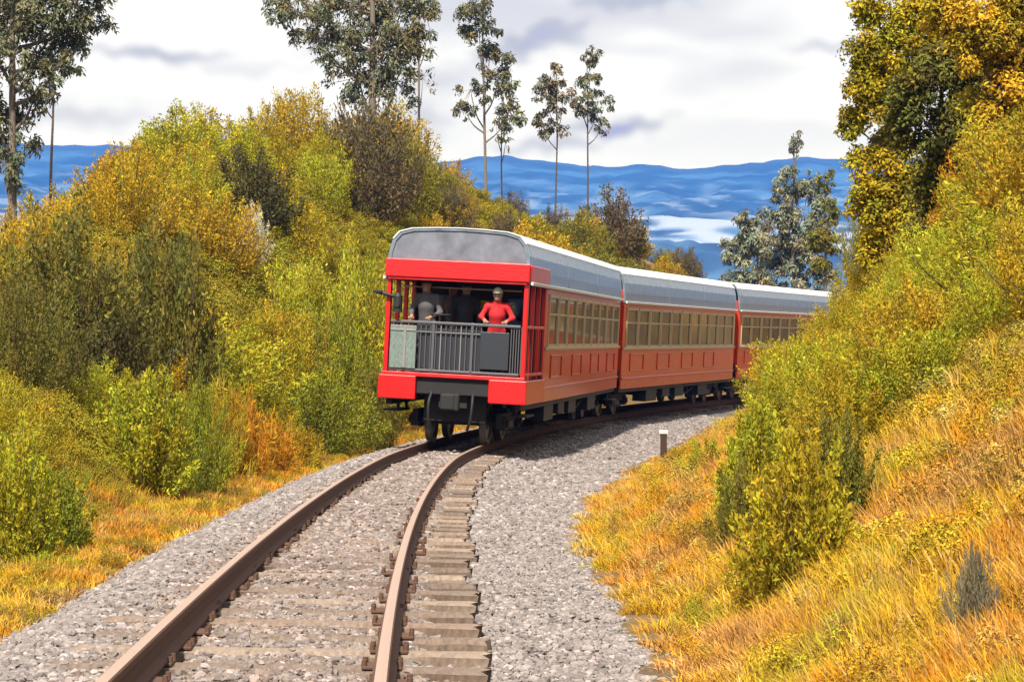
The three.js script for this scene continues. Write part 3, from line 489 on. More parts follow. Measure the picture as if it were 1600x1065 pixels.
// many small leaves through the shell and depth of a set of lobes; lo = leaf length, la = width
function leaves(rnd, lobes, perM2, lo, la, o = {}) {
  const P = [], C = [], N = [], I = [];
  const dir = new THREE.Vector3(), tan = new THREE.Vector3(), nor = new THREE.Vector3(), bit = new THREE.Vector3(), tmp = new THREE.Vector3();
  for (const b of lobes) {
    const [rx, ry, rz] = b.r, area = 4 * Math.PI * Math.pow((Math.pow(rx * ry, 1.6) + Math.pow(rx * rz, 1.6) + Math.pow(ry * rz, 1.6)) / 3, 1 / 1.6), n = Math.round(area * perM2 * (b.dens ?? 1));
    for (let i = 0; i < n; i++) {
      const cz = 2 * rnd() - 1, a = rnd() * 6.2832, q = Math.sqrt(1 - cz * cz); dir.set(q * Math.cos(a), cz, q * Math.sin(a));
      if (dir.y < -0.55 && rnd() < 0.6) dir.y *= -1;
      const bump = 1 + 0.22 * noise3(dir.x * 2.4 + b.c[0] * 5, dir.y * 2.4 + b.c[1] * 5, dir.z * 2.4 + b.c[2] * 5);
      const f = (rnd() < (o.inside ?? 0.3) ? 0.35 + 0.5 * rnd() : 0.82 + 0.26 * rnd() * rnd() + 0.1 * rnd()) * bump;
      const x = b.c[0] + dir.x * rx * f, y = b.c[1] + dir.y * ry * f, z = b.c[2] + dir.z * rz * f;
      if (y < (o.floor ?? 0.02)) continue;
      nor.copy(dir).multiplyScalar(0.75).add(tmp.set(rnd() - 0.5, rnd() - 0.5 + 0.25, rnd() - 0.5).multiplyScalar(1.5)).normalize();
      tan.set(rnd() - 0.5, (rnd() - 0.5) - (o.droop ?? 0), rnd() - 0.5).addScaledVector(dir, o.spray ?? 0.35).addScaledVector(nor, -nor.dot(tan)).normalize(); bit.crossVectors(nor, tan).normalize();
      const s = 0.65 + 0.7 * rnd(), l = lo * s, w = la * s * 0.5, k = P.length / 3, fold = w * 0.5;
      const base = [x - tan.x * l * 0.5, y - tan.y * l * 0.5, z - tan.z * l * 0.5], tip = [x + tan.x * l * 0.5, y + tan.y * l * 0.5, z + tan.z * l * 0.5];
      const r1 = [x + bit.x * w + nor.x * fold, y + bit.y * w + nor.y * fold, z + bit.z * w + nor.z * fold], l1 = [x - bit.x * w + nor.x * fold, y - bit.y * w + nor.y * fold, z - bit.z * w + nor.z * fold];
      P.push(...base, ...r1, ...tip, ...l1);
      I.push(k, k + 1, k + 2, k, k + 2, k + 3);
      const v = (b.v ?? 1) * (0.62 + 0.7 * rnd()), h = (b.h ?? 0) + (rnd() - 0.5) * 0.5;   // tone, and hue towards yellow-red (+) or green (-)
      for (let m = 0; m < 4; m++) C.push(v * (1 + 0.28 * h), v * (1 - 0.04 * h), v * (1 - 0.25 * h));
    }
  }
  const g = new THREE.BufferGeometry(); g.setAttribute('position', new THREE.Float32BufferAttribute(P, 3)); g.setAttribute('color', new THREE.Float32BufferAttribute(C, 3)); g.setIndex(I); g.computeVertexNormals(); return g;
}
function limb(pts, r0, r1, n = 6) { // tapered tube through points
  const curve = new THREE.CatmullRomCurve3(pts.map((p) => new THREE.Vector3(...p))), seg = Math.max(6, pts.length * 4), g = new THREE.TubeGeometry(curve, seg, 1, n), p = g.attributes.position, c = new THREE.Vector3(), v = new THREE.Vector3();
  for (let i = 0; i <= seg; i++) { curve.getPointAt(i / seg, c); const r = lerp(r0, r1, Math.pow(i / seg, 0.8)); for (let j = 0; j <= n; j++) { const k = i * (n + 1) + j; v.fromBufferAttribute(p, k).sub(c).multiplyScalar(r).add(c); p.setXYZ(k, v.x, v.y, v.z); } }
  return g;
}
// shrub prototypes: unit height 1, half width about 0.55, scaled per plant; leaf sizes are right at the nominal height
function shrubProto(seed, nominal, leaf, count, shape = {}) {
  // upright shoots fan out from the root; leaves crowd along each shoot and its side twigs, so the outline is ragged and gaps stay open
  const rnd = mulberry(seed), H = nominal, R = H * (shape.wide ?? 0.55), P = [], C = [], I = [], stems = [], gauss = () => rnd() + rnd() + rnd() - 1.5;
  const dir = new THREE.Vector3(), nor = new THREE.Vector3(), tan = new THREE.Vector3(), bit = new THREE.Vector3();
  const n = shape.n ?? 60, per = Math.round(count / n), thin = shape.thin ?? 0.42;
  const mounds = [0, 1, 2, 3].map(() => ({ a: rnd() * 6.28, k: 0.72 + 0.5 * rnd() }));          // uneven top: some sides taller
  for (let i = 0; i < n; i++) {
    const az = i * 2.39996 + rnd() * 0.8, spread = Math.sqrt((i + 0.5) / n), elev = lerp(1.5, 0.22, Math.pow(spread, 1.25)) + 0.16 * gauss();
    let grow = 0; for (const m of mounds) grow += m.k * Math.max(0.15, Math.cos(az - m.a)); grow = lerp(1, clamp(grow / 1.35, 0.7, 1.25), 0.8 * spread) * (0.8 + 0.32 * rnd() + (rnd() < 0.12 ? 0.16 : 0));
    const tip = [Math.cos(az) * Math.cos(elev) * R * grow, H * (0.10 + 0.86 * Math.sin(elev) * grow), Math.sin(az) * Math.cos(elev) * R * grow];
    const root = [tip[0] * 0.18 + gauss() * 0.05 * R, 0, tip[2] * 0.18 + gauss() * 0.05 * R], mid = [lerp(root[0], tip[0], 0.55) + gauss() * 0.05 * R, tip[1] * (0.42 + 0.25 * (1 - spread)), lerp(root[2], tip[2], 0.55) + gauss() * 0.05 * R];
    const cv = new THREE.CatmullRomCurve3([root, mid, tip].map((q) => new THREE.Vector3(...q)));
    if (i % 3 === 0) stems.push(limb([root, mid, tip], 0.012 * H, 0.003 * H, 4));
    const v0 = 0.68 + 0.62 * rnd(), h0 = (rnd() - 0.45) * 1.5, fat = (0.075 + 0.06 * rnd()) * H * (shape.fat ?? 1), len = Math.max(0.3, Math.hypot(tip[0], tip[1], tip[2]) / H), m = Math.round(per * len * 1.35);
    for (let j = 0; j < m; j++) {
      const t = 0.22 + 0.8 * Math.pow(rnd(), 0.75), c = cv.getPoint(Math.min(1, t)); cv.getTangent(Math.min(1, t), dir);
      const w = fat * (1.25 - 0.95 * t) * 1.25, x = c.x + gauss() * w, y = c.y + gauss() * w + (t > 1 ? (t - 1) * H * 0.6 : 0), z = c.z + gauss() * w;
      if (y < 0.02 * H) continue;
      tan.set(gauss(), gauss() - (shape.droop ?? 0), gauss()).multiplyScalar(0.8).addScaledVector(dir, 0.6).normalize(); nor.set(gauss(), gauss() + 0.35, gauss()).addScaledVector(tan, -nor.dot(tan)).normalize(); bit.crossVectors(nor, tan).normalize();
      const q = 0.5 + 0.95 * rnd() * (0.4 + 0.6 * rnd()), l = leaf * q, ww = leaf * thin * q * 0.5, k = P.length / 3, f = ww * 0.5;
      P.push(x, y, z, x + tan.x * l * 0.5 + bit.x * ww + nor.x * f, y + tan.y * l * 0.5 + bit.y * ww + nor.y * f, z + tan.z * l * 0.5 + bit.z * ww + nor.z * f, x + tan.x * l, y + tan.y * l, z + tan.z * l, x + tan.x * l * 0.5 - bit.x * ww + nor.x * f, y + tan.y * l * 0.5 - bit.y * ww + nor.y * f, z + tan.z * l * 0.5 - bit.z * ww + nor.z * f);
      I.push(k, k + 1, k + 2, k, k + 2, k + 3);
      const v = v0 * (0.7 + 0.55 * rnd()) * (rnd() < 0.05 ? 1.5 : 1), h = h0 * 0.7 + (rnd() - 0.5) * 0.6;       // a few pale or dry leaves
      for (let e = 0; e < 4; e++) C.push(v * (1 + 0.24 * h), v * (1 - 0.05 * h), v * (1 - 0.2 * h));
    }
  }
  const g = new THREE.BufferGeometry(); g.setAttribute('position', new THREE.Float32BufferAttribute(P, 3)); g.setAttribute('color', new THREE.Float32BufferAttribute(C, 3)); g.setIndex(I); g.computeVertexNormals();
  const st = mergeGeometries(stems); for (const x of [g, st]) x.scale(1 / H, 1 / H, 1 / H);
  return { g, st, ratio: R / H };
}
const protos = {
  near: [shrubProto(101, 1.2, 0.062, 15000, { n: 90 }), shrubProto(102, 1.2, 0.058, 17000, { wide: 0.65, n: 110 }), shrubProto(103, 1.3, 0.07, 13000, { wide: 0.5, n: 80 })],
  mid: [shrubProto(111, 2.2, 0.095, 15000, { n: 80, fat: 1.35, wide: 0.6 }), shrubProto(112, 2.4, 0.095, 17000, { wide: 0.66, n: 100, fat: 1.35 }), shrubProto(113, 2.0, 0.085, 16000, { wide: 0.75, n: 100, fat: 1.35 }), shrubProto(114, 2.6, 0.10, 13000, { wide: 0.5, n: 65, fat: 1.2 }), shrubProto(115, 2.0, 0.08, 14000, { wide: 0.82, n: 70, fat: 1.6 })],
  far: [shrubProto(121, 3.0, 0.15, 9500, { n: 75, fat: 1.3, wide: 0.6 }), shrubProto(122, 3.2, 0.16, 9500, { wide: 0.66, n: 85, fat: 1.35 }), shrubProto(123, 2.8, 0.14, 10500, { wide: 0.75, n: 85, fat: 1.5 })],
  fern: [shrubProto(131, 1.0, 0.15, 5200, { wide: 0.8, n: 70, thin: 0.14, fat: 1.2 }), shrubProto(132, 1.0, 0.14, 4600, { wide: 0.65, n: 60, thin: 0.14, fat: 1.2 })],
};
const protoThings = {};
function shrub(kind, k, mat, x, d, H, W, label, group, turn, tilt = 0, category = 'shrub', name = 'shrub', sink = 0.08) {
  const P = protos[kind][k % protos[kind].length], key = kind + (k % protos[kind].length) + mat;
  let t;
  if (!protoThings[key]) { t = protoThings[key] = thing(name, label, category, group); part('foliage', P.g, L[mat], t); part('stems', P.st, M.twig, t); }
  else { t = protoThings[key].clone(); t.name = numbered(name); t.userData = {}; tag(t, label, category, group); scene.add(t); }
  const w = W / (2 * P.ratio * 1.12); t.position.set(x, groundY(x, d) - sink * H, -d); t.scale.set(w, H * 0.97, w); t.rotation.set(0, turn, tilt, 'YXZ');
  return t;
}
const LOG = [];
// [pixel x, depth, pixel width, pixel y of the top, kind, variant, leaf colour, label]
const named = [
  [25, 17.4, 215, 668, 'near', 1, 'bright', 'bright green rounded bush low at the left edge beside the gravel'],
  [95, 18.6, 120, 740, 'near', 2, 'green', 'small dark-based green bush at the end of the bright rounded bush'],
  [215, 26, 190, 585, 'near', 0, 'bright', 'round yellow-green bush between the orange grass and the low bright bush'],
  [305, 27.5, 130, 588, 'mid', 2, 'green', 'green bush with a golden top beside the orange ferny slope'],
  [345, 31, 100, 590, 'fern', 1, 'gold', 'golden weed bush at the head of the orange ferny slope'],
  [375, 32, 110, 622, 'fern', 0, 'orange', 'low orange fern nearest the green bush on the ferny slope'],
  [425, 34, 100, 645, 'fern', 1, 'orange', 'low orange fern in the middle of the ferny slope'],
  [462, 36, 90, 668, 'fern', 0, 'gold', 'low golden fern where the ferny slope meets the gravel'],
  [400, 38, 130, 580, 'mid', 4, 'yellow', 'spreading yellow-green shrub just above the orange ferns'],
  [470, 48, 150, 395, 'mid', 0, 'bright', 'tall yellow-green bush left of the train platform, paler than its neighbour'],
  [560, 49, 150, 372, 'mid', 3, 'bright', 'tall bright bush rising close to the left end of the train roof'],
  [425, 42, 150, 490, 'mid', 1, 'yellow', 'yellow-green bush in front of the tall bushes beside the train'],
  [530, 45, 160, 470, 'mid', 2, 'green', 'green bush pressing close to the left side of the platform'],
  [500, 41, 190, 570, 'mid', 1, 'green', 'dark green low bush at the verge beside the train wheels'],
  [585, 43, 90, 560, 'mid', 0, 'olive', 'small olive bush tucked against the left buffer corner of the train'],
  [110, 30, 330, 330, 'mid', 1, 'deep', 'broad dark olive shrub with shadowed hollows on the left bank'],
  [270, 33, 240, 345, 'mid', 0, 'deep', 'dark olive shrub right of the broad shadowed shrub'],
  [30, 27, 200, 440, 'mid', 2, 'deep', 'dark spreading shrub at the left edge above the bright bush'],
  [150, 29, 220, 470, 'mid', 3, 'dark', 'very dark shrub in the hollow of the left bank'],
  [400, 58, 210, 228, 'far', 1, 'dark', 'dark brown-green thicket set into the golden hillside'],
  [565, 70, 220, 150, 'far', 2, 'brown', 'large dusky brown bush below the big eucalyptus'],
  [640, 74, 140, 200, 'far', 1, 'olive', 'dull olive bush on the ridge right of the dusky brown bush'],
  [705, 76, 100, 285, 'far', 2, 'brown', 'brown bush on the hillside above the train roof'],
  [392, 54, 60, 318, 'mid', 3, 'pale', 'slim pale grey dry bush standing on the hillside'],
  [960, 92, 150, 300, 'far', 0, 'brown', 'grey-brown rounded bush behind the middle of the train roof'],
  [1180, 17, 180, 635, 'near', 0, 'bright', 'pale yellow-green bush at the foot of the right bank'],
  [1265, 12, 230, 690, 'near', 2, 'yellow', 'olive-yellow bush with dark gaps low on the right slope'],
  [1160, 15, 130, 725, 'near', 1, 'olive', 'low olive bush with a dark hollow beside the dry grass'],
  [1262, 20, 190, 535, 'mid', 1, 'bright', 'large yellow-green bush hiding the end of the train'],
  [1215, 30, 110, 545, 'mid', 0, 'green', 'green bush overhanging the gravel where the train disappears'],
  [1325, 28, 130, 450, 'mid', 2, 'yellow', 'yellow-green shrub at the corner of the bank above the train'],
  [1335, 16, 210, 585, 'near', 1, 'yellow', 'yellow-green shrub right of the bush hiding the train, halfway up the slope'],
  [1415, 19, 200, 470, 'mid', 0, 'bright', 'large bright shrub in the middle of the right bank'],
  [1110, 21, 80, 690, 'near', 2, 'bright', 'small pale green bush on the gravel side of the slope foot'],
  [1310, 13.5, 150, 655, 'near', 0, 'olive', 'olive shrub between the two yellow-green shrubs on the slope'],
  [1230, 24, 120, 585, 'near', 1, 'bright', 'light green bush on the slope just under the last visible coach'],
  [1530, 9, 110, 868, 'fern', 0, 'gumLight', 'dry grey-brown weed clump on the orange slope near the right edge'],
  [1365, 36, 110, 290, 'mid', 1, 'olive', 'olive shrub jutting from the right bank towards the far hills'],
  [1510, 27, 150, 250, 'mid', 0, 'orange', 'rusty orange shrub below the dark tree on the right bank'],
];
{
  const rnd = mulberry(200);
  for (const [px, d, pw, top, kind, k, mat, label] of named) {
    const x = wx(px, d), W = (pw / F) * d, g = groundY(x, d), H = Math.max(0.25, (wy(top, d) - g) / 0.94);
    LOG.push([label.slice(0, 40), 'g', (532.5 - (g / d) * F).toFixed(0), 'H', H.toFixed(2), 'W', W.toFixed(2)]);
    shrub(kind, k, mat, x, d, H, W, label, undefined, rnd() * 6.28);
  }
}
// the mass of shrubs that clothe both banks; each is told apart by its colour and by the landmark it stands nearest to
const massed = [];
function labelMassed() {
  const colour = { yellow: 'yellow-green', gold: 'golden', bright: 'bright green', olive: 'olive', brown: 'grey-brown' }, ordinal = ['nearest', 'second', 'third', 'fourth', 'fifth', 'sixth', 'seventh', 'eighth', 'ninth', 'tenth', 'eleventh', 'twelfth', 'thirteenth', 'fourteenth', 'fifteenth', 'sixteenth', 'seventeenth', 'eighteenth', 'nineteenth', 'twentieth'];
  const marks = [[60, 60, 'tall dark eucalyptus at upper left'], [575, 60, 'large spreading eucalyptus'], [395, 370, 'pale dry bush'], [400, 270, 'dark thicket'], [580, 230, 'dusky brown bush'], [390, 620, 'orange ferny bush'], [60, 760, 'round bush by the gravel'], [150, 420, 'broad shadowed shrub'], [640, 400, 'hood of the train'], [760, 360, 'train roof'], [960, 350, 'rounded grey-brown bush'], [868, 260, 'pair of thin-trunked eucalyptus'], [1240, 640, 'bush hiding the train'], [1180, 740, 'pale bush at the slope foot'], [1400, 150, 'golden tree on the bank'], [1470, 180, 'dark tree on the bank'], [1570, 120, 'golden-green tree at top right'], [1510, 290, 'rusty orange shrub'], [1325, 480, 'bank corner shrub'], [1530, 900, 'dry weed clump'], [1590, 600, 'right edge of the picture'], [1415, 560, 'large bright mid-bank shrub'], [1335, 650, 'shrub halfway up the slope'], [1230, 620, 'light green bush under the last coach'], [1480, 700, 'open orange grass of the slope'], [30, 500, 'dark spreading shrub at the left edge'], [270, 420, 'dark olive shrub on the left bank'], [560, 430, 'tall bright bush by the roof']];
  const bins = {};
  for (const m of massed) {
    let best = null; for (const k of marks) { const q = Math.hypot(k[0] - m.px, k[1] - m.py); if (!best || q < best.q) best = { q, k }; }
    const dx = m.px - best.k[0], dy = m.py - best.k[1], way = Math.abs(dx) > Math.abs(dy) ? (dx < 0 ? 'to the left of' : 'to the right of') : dy < 0 ? 'up from' : 'down from';
    (bins[m.mat + way + best.k[2]] ??= []).push({ ...m, q: best.q, text: `${colour[m.mat]} shrub ${way} the ${best.k[2]}` });
  }
  for (const l of Object.values(bins)) { l.sort((a, b) => a.q - b.q); l.forEach((m, i) => { m.t.userData.label = (l.length > 1 ? ordinal[Math.min(i, 19)] + ' ' : '') + m.text; }); }
}
{
  const rnd = mulberry(210), placed = [];
  const tryAt = (x, d, r) => { for (const q of placed) if (Math.hypot(q[0] - x, q[1] - d) < (q[2] + r) * 0.66) return false; placed.push([x, d, r]); return true; };
  const skyline = table([-140, 0, 60, 120, 180, 330, 400, 480, 600], [370, 325, 300, 265, 205, 145, 120, 108, 100]);
  const looks = {
    left: ['shrubs crowding the left hillside', ['yellow', 'gold', 'bright', 'yellow', 'gold']],
    leftDull: ['duller shrubs on the ridge behind the train', ['olive', 'gold', 'brown', 'olive', 'yellow']],
    right: ['shrubs covering the right bank', ['yellow', 'bright', 'gold', 'yellow']],
  };
  const put = (zone, x, d, H, W, kind) => {
    const [group, mats] = looks[zone], mat = mats[Math.floor(rnd() * mats.length)], t = shrub(kind, Math.floor(rnd() * 5), mat, x, d, H, W, 'shrub', group, rnd() * 6.28, (rnd() - 0.5) * 0.2);
    massed.push({ t, mat, px: 800 + (x / d) * F, py: 532.5 - ((groundY(x, d) + H * 0.6) / d) * F });
  };
  for (let tries = 0, n = 0; tries < 9000 && n < 135; tries++) {           // left
    const d = 20 + 100 * Math.pow(rnd(), 0.9), px = -120 + rnd() * 1220, x = wx(px, d), s = offset(x, d);
    if (s > -3.3 - 0.012 * d || s < -19) continue;
    const far = d > 48, H = lerp(0.8, 1.9, sstep(20, 60, d)) * (0.65 + 0.7 * rnd()) * (d > 85 ? 0.75 : 1), W = H * (1.15 + 0.5 * rnd());
    if (s + W / 2 > -2.5) continue;
    if (wy(skyline(px), d) < groundY(x, d) + H * 0.92) continue;
    if (!tryAt(x, d, W / 2)) continue;
    n++; put(d > 78 ? 'leftDull' : 'left', x, d, H, W, far ? 'far' : 'mid');
  }
  for (let tries = 0, n = 0; tries < 9000 && n < 125; tries++) {            // right
    const d = 13 + 34 * rnd(), px = 1180 + rnd() * 520, x = wx(px, d), s = offset(x, d), up = groundY(x, d) - railY(d);
    if (s < gravelEdge(d) + 1.4 || up < 0.65 || (d < 16 && px > 1350 && up < 1.3) || s > 11) continue;
    const H = (0.5 + 0.8 * rnd()) * lerp(0.75, 1.3, sstep(1.2, 3, up)), W = H * (1.2 + 0.5 * rnd());
    if (!tryAt(x, d, W / 2)) continue;
    n++; put('right', x, d, H, W, 'mid');
  }
  labelMassed();
}

// ------------------------------------------------------------------ eucalyptus trees
function gumTree(px, d, topPx, clusters, o) {
  // clusters: [pixel x, pixel y, pixel half-width, pixel half-height, density] of the leafy masses
  const rnd = mulberry(o.seed), x0 = wx(px, d), g0 = o.base ?? groundY(x0, d), t = thing(o.name ?? 'eucalyptus_tree', o.label, 'tree', o.group); t.position.set(x0, g0 - 0.2, -d);
  const top = wy(topPx, d) - g0 + 0.2, local = (qx, qy) => [wx(qx, d) - x0, wy(qy, d) - g0 + 0.2];
  const lean = o.lean ?? 0, trunk = [[0, 0, 0], [lean * 0.3 + 0.1 * (rnd() - 0.5), top * 0.35, 0.1], [lean * 0.7 + 0.15 * (rnd() - 0.5), top * 0.7, -0.1], [lean, top * 0.97, 0]];
  const curve = new THREE.CatmullRomCurve3(trunk.map((p) => new THREE.Vector3(...p)));
  part('trunk', limb(trunk, o.r, o.r * 0.22, 9), o.bark ?? M.bark, t);
  const lobes = [], limbs = [];
  for (const [qx, qy, hw, hh, dn = 1] of clusters) {
    const [cx, cy] = local(qx, qy), rw = (hw / F) * d, rh = (hh / F) * d, cz = (rnd() - 0.5) * rw * 1.2;
    const fork = curve.getPointAt(clamp((cy - rh * 1.3) / top, 0.15, 0.93));
    limbs.push(limb([[fork.x, fork.y, fork.z], [lerp(fork.x, cx, 0.55), lerp(fork.y, cy, 0.4), cz * 0.5], [cx, cy + rh * 0.3, cz]], o.r * 0.42, o.r * 0.07, 6));
    const n = o.n ?? Math.max(5, Math.round(8 * Math.min(3, (rw * rh) / 0.6)));
    for (let i = 0; i < n; i++) { // leaf tufts hung on twigs, with gaps of sky between
      const a = rnd() * 6.28, q = Math.sqrt(rnd()), e = (rnd() - 0.5) * 1.6, c = [cx + Math.cos(a) * q * rw * 0.85, cy + Math.sin(a) * q * rh * 0.85, cz + e * rw * 0.6], sz = ((o.size ?? 0.16) + 0.22 * rnd()) * Math.min(1.5, Math.sqrt(rw * rh));
      lobes.push({ c, r: [sz, sz * (0.7 + 0.5 * rnd()), sz], v: 0.6 + 0.8 * rnd(), h: rnd() * 1.1 - 0.6, dens: dn });
      limbs.push(limb([[cx, cy + rh * 0.3, cz], [(cx + c[0]) / 2, (cy + c[1]) / 2 + 0.1, (cz + c[2]) / 2], c], o.r * 0.09, o.r * 0.03, 4));
    }
  }
  part('limbs', limbs, o.bark ?? M.bark, t).userData.kind = 'stuff';
  part('crown', leaves(rnd, lobes, o.dens ?? 40, o.leaf ?? 0.24, (o.leaf ?? 0.24) * (o.thin ?? 0.34), { inside: 0.5, droop: o.droop ?? 0.5, floor: -99 }), L[o.mat ?? 'gum'], t);
  return t;
}
gumTree(20, 62, -260, [[20, -120, 110, 80], [-30, 20, 80, 80], [75, 40, 60, 55], [120, 15, 50, 44], [150, 20, 34, 34], [140, -30, 50, 40], [30, 100, 66, 50], [95, 112, 36, 34], [-10, 170, 50, 60], [20, 215, 40, 44], [10, 270, 36, 40], [55, 150, 44, 36], [110, 66, 34, 28], [60, 85, 44, 40], [40, 10, 60, 50]], { seed: 301, r: 0.16, mat: 'gum', leaf: 0.18, dens: 95, n: 13, size: 0.2, label: 'tall dark eucalyptus cut by the upper left edge of the picture' });
gumTree(78, 66, 20, [[75, 60, 26, 26, 0.6], [84, 118, 26, 24, 0.7], [70, 160, 18, 14, 0.6]], { seed: 302, r: 0.07, mat: 'gumLight', leaf: 0.18, dens: 45, label: 'thin-stemmed young eucalyptus beside the tall dark one at upper left' });
gumTree(580, 84, -170, [[560, -90, 120, 70], [470, 15, 60, 45], [545, 20, 70, 55], [630, 15, 60, 50], [500, 75, 52, 40], [590, 85, 65, 48], [640, 75, 40, 48], [440, 45, 30, 24], [560, 130, 62, 35], [620, 140, 44, 40], [665, 30, 26, 36]], { seed: 303, r: 0.2, mat: 'gum', leaf: 0.2, dens: 70, label: 'large spreading eucalyptus with a dark open crown on the hilltop' });
gumTree(655, 90, -120, [[660, -60, 30, 40, 0.7], [668, 60, 18, 30, 0.5], [660, 130, 20, 30, 0.5]], { seed: 304, r: 0.08, mat: 'gumLight', leaf: 0.22, dens: 36, label: 'slender eucalyptus close beside the large spreading one' });
gumTree(762, 112, -60, [[755, -30, 40, 40], [748, 45, 38, 48], [765, 100, 36, 32], [735, 150, 30, 32], [778, 135, 30, 26], [725, 175, 18, 18, 0.7], [795, 180, 22, 26]], { seed: 305, r: 0.13, mat: 'gum', leaf: 0.25, dens: 68, n: 12, label: 'tall narrow eucalyptus standing first to the right of the large spreading one', lean: -0.3 });
gumTree(785, 116, 115, [[788, 140, 26, 22], [800, 175, 24, 28], [775, 200, 24, 22, 0.7], [790, 225, 26, 16, 0.6]], { seed: 306, r: 0.09, mat: 'olive', leaf: 0.25, dens: 42, label: 'short olive eucalyptus tucked under the tall narrow one' });
gumTree(869, 118, 92, [[866, 120, 22, 24], [852, 155, 24, 28], [880, 160, 24, 30], [846, 195, 20, 24], [872, 200, 26, 22, 0.8]], { seed: 307, r: 0.085, mat: 'gumLight', leaf: 0.25, dens: 68, n: 12, label: 'thin-trunked eucalyptus with bushy top, left of a matching pair', bark: M.barkDark });
gumTree(917, 120, 62, [[925, 84, 18, 20], [922, 125, 22, 28], [935, 165, 24, 28], [908, 160, 20, 24], [940, 200, 16, 14, 0.7]], { seed: 308, r: 0.09, mat: 'gum', leaf: 0.25, dens: 68, n: 12, label: 'thin-trunked taller eucalyptus, right of a matching pair', bark: M.barkDark });
gumTree(1240, 128, 200, [[1246, 226, 12, 24, 0.6], [1228, 300, 26, 42, 0.8], [1264, 308, 28, 46, 0.8], [1204, 362, 28, 46, 0.8], [1284, 362, 26, 50, 0.8], [1242, 372, 36, 46], [1214, 432, 42, 36], [1268, 432, 42, 38]], { seed: 309, r: 0.14, mat: 'gumGrey', leaf: 0.26, dens: 75, n: 24, size: 0.13, label: 'grey-green eucalyptus with a pointed top against the blue hills' });
gumTree(1165, 120, 325, [[1165, 350, 22, 26, 0.9], [1150, 395, 28, 30], [1180, 400, 26, 34], [1162, 440, 40, 26]], { seed: 310, r: 0.1, mat: 'gumGrey', leaf: 0.27, dens: 50, n: 26, label: 'low grey-green tree just left of the pointed eucalyptus' });
gumTree(1290, 118, 255, [[1292, 285, 18, 24, 0.6], [1298, 330, 18, 30, 0.7], [1288, 390, 28, 36]], { seed: 311, r: 0.09, mat: 'olive', leaf: 0.27, dens: 50, n: 26, label: 'thin olive tree between the pointed eucalyptus and the right bank' });
const bank = { r: 0.07, leaf: 0.07, thin: 0.5, dens: 420, n: 15, size: 0.42, droop: 0.1, bark: M.barkDark, name: 'bank_tree' };
gumTree(1405, 33, 0, [[1400, 40, 45, 40], [1350, 95, 32, 34], [1372, 165, 40, 38], [1332, 195, 24, 26], [1425, 110, 42, 45], [1390, 235, 42, 30], [1355, 20, 28, 22], [1440, 20, 36, 30], [1410, 285, 40, 26], [1345, 140, 26, 30], [1380, 110, 30, 30], [1450, 70, 36, 30], [1400, 330, 45, 36], [1360, 262, 32, 38], [1352, 322, 28, 36], [1435, 285, 40, 36], [1380, 392, 40, 30]], { ...bank, seed: 321, mat: 'yellow', label: 'golden loose-leaved tree leaning out from the top of the right bank' });
gumTree(1475, 30, 40, [[1470, 105, 45, 42], [1440, 195, 50, 42], [1510, 165, 45, 45], [1502, 85, 40, 38], [1462, 250, 44, 30], [1530, 120, 40, 40], [1500, 225, 45, 36], [1420, 160, 36, 36], [1472, 312, 50, 40], [1512, 285, 45, 36], [1450, 372, 45, 30]], { ...bank, seed: 322, mat: 'deep', label: 'dark-leaved tree between the golden trees on the right bank' });
gumTree(1560, 28, -60, [[1540, 35, 60, 45], [1592, 105, 60, 50], [1490, 15, 45, 36], [1558, 175, 50, 40], [1605, 5, 60, 50], [1605, 200, 50, 45], [1540, 235, 45, 30], [1590, 270, 50, 34], [1520, 80, 40, 36], [1570, 60, 45, 40], [1600, 150, 50, 40], [1530, 290, 44, 30], [1560, 335, 50, 40], [1602, 345, 50, 40], [1522, 352, 44, 30]], { ...bank, seed: 323, mat: 'gold', label: 'golden-green tree filling the top right corner of the picture' });

// ------------------------------------------------------------------ grasses and low weeds (nobody could count these)
function blades(seed, n, spread, wide) {
  const rnd = mulberry(seed), P = [], I = [];
  for (let i = 0; i < n; i++) {
    const a = rnd() * 6.28, r = spread * Math.sqrt(rnd()), x = Math.cos(a) * r, z = Math.sin(a) * r, h = 0.5 + 0.5 * rnd(), ln = (0.15 + 0.55 * rnd()) * h, b = a + (rnd() - 0.5) * 2.2, dx = Math.cos(b), dz = Math.sin(b), w = wide * (0.6 + 0.8 * rnd()), t = rnd() * 6.28, wx_ = Math.cos(t) * w, wz = Math.sin(t) * w, k = P.length / 3;
    P.push(x - wx_, 0, z - wz, x + wx_, 0, z + wz, x + dx * ln * 0.35 - wx_ * 0.8, h * 0.6, z + dz * ln * 0.35 - wz * 0.8, x + dx * ln * 0.35 + wx_ * 0.8, h * 0.6, z + dz * ln * 0.35 + wz * 0.8, x + dx * ln, h * (0.98 - 0.25 * ln), z + dz * ln);
    I.push(k, k + 1, k + 2, k + 1, k + 3, k + 2, k + 2, k + 3, k + 4);
  }
  const g = new THREE.BufferGeometry(); g.setAttribute('position', new THREE.Float32BufferAttribute(P, 3)); g.setIndex(I); g.computeVertexNormals(); return g;
}
const bladeMat = new THREE.MeshPhysicalMaterial({ color: 0xffffff, roughness: 0.85, specularIntensity: 0.3, side: THREE.DoubleSide });
const weedMat = bladeMat.clone(); weedMat.vertexColors = true;
const tufts = [blades(401, 26, 0.55, 0.018), blades(402, 30, 0.7, 0.02), blades(403, 22, 0.45, 0.016)];
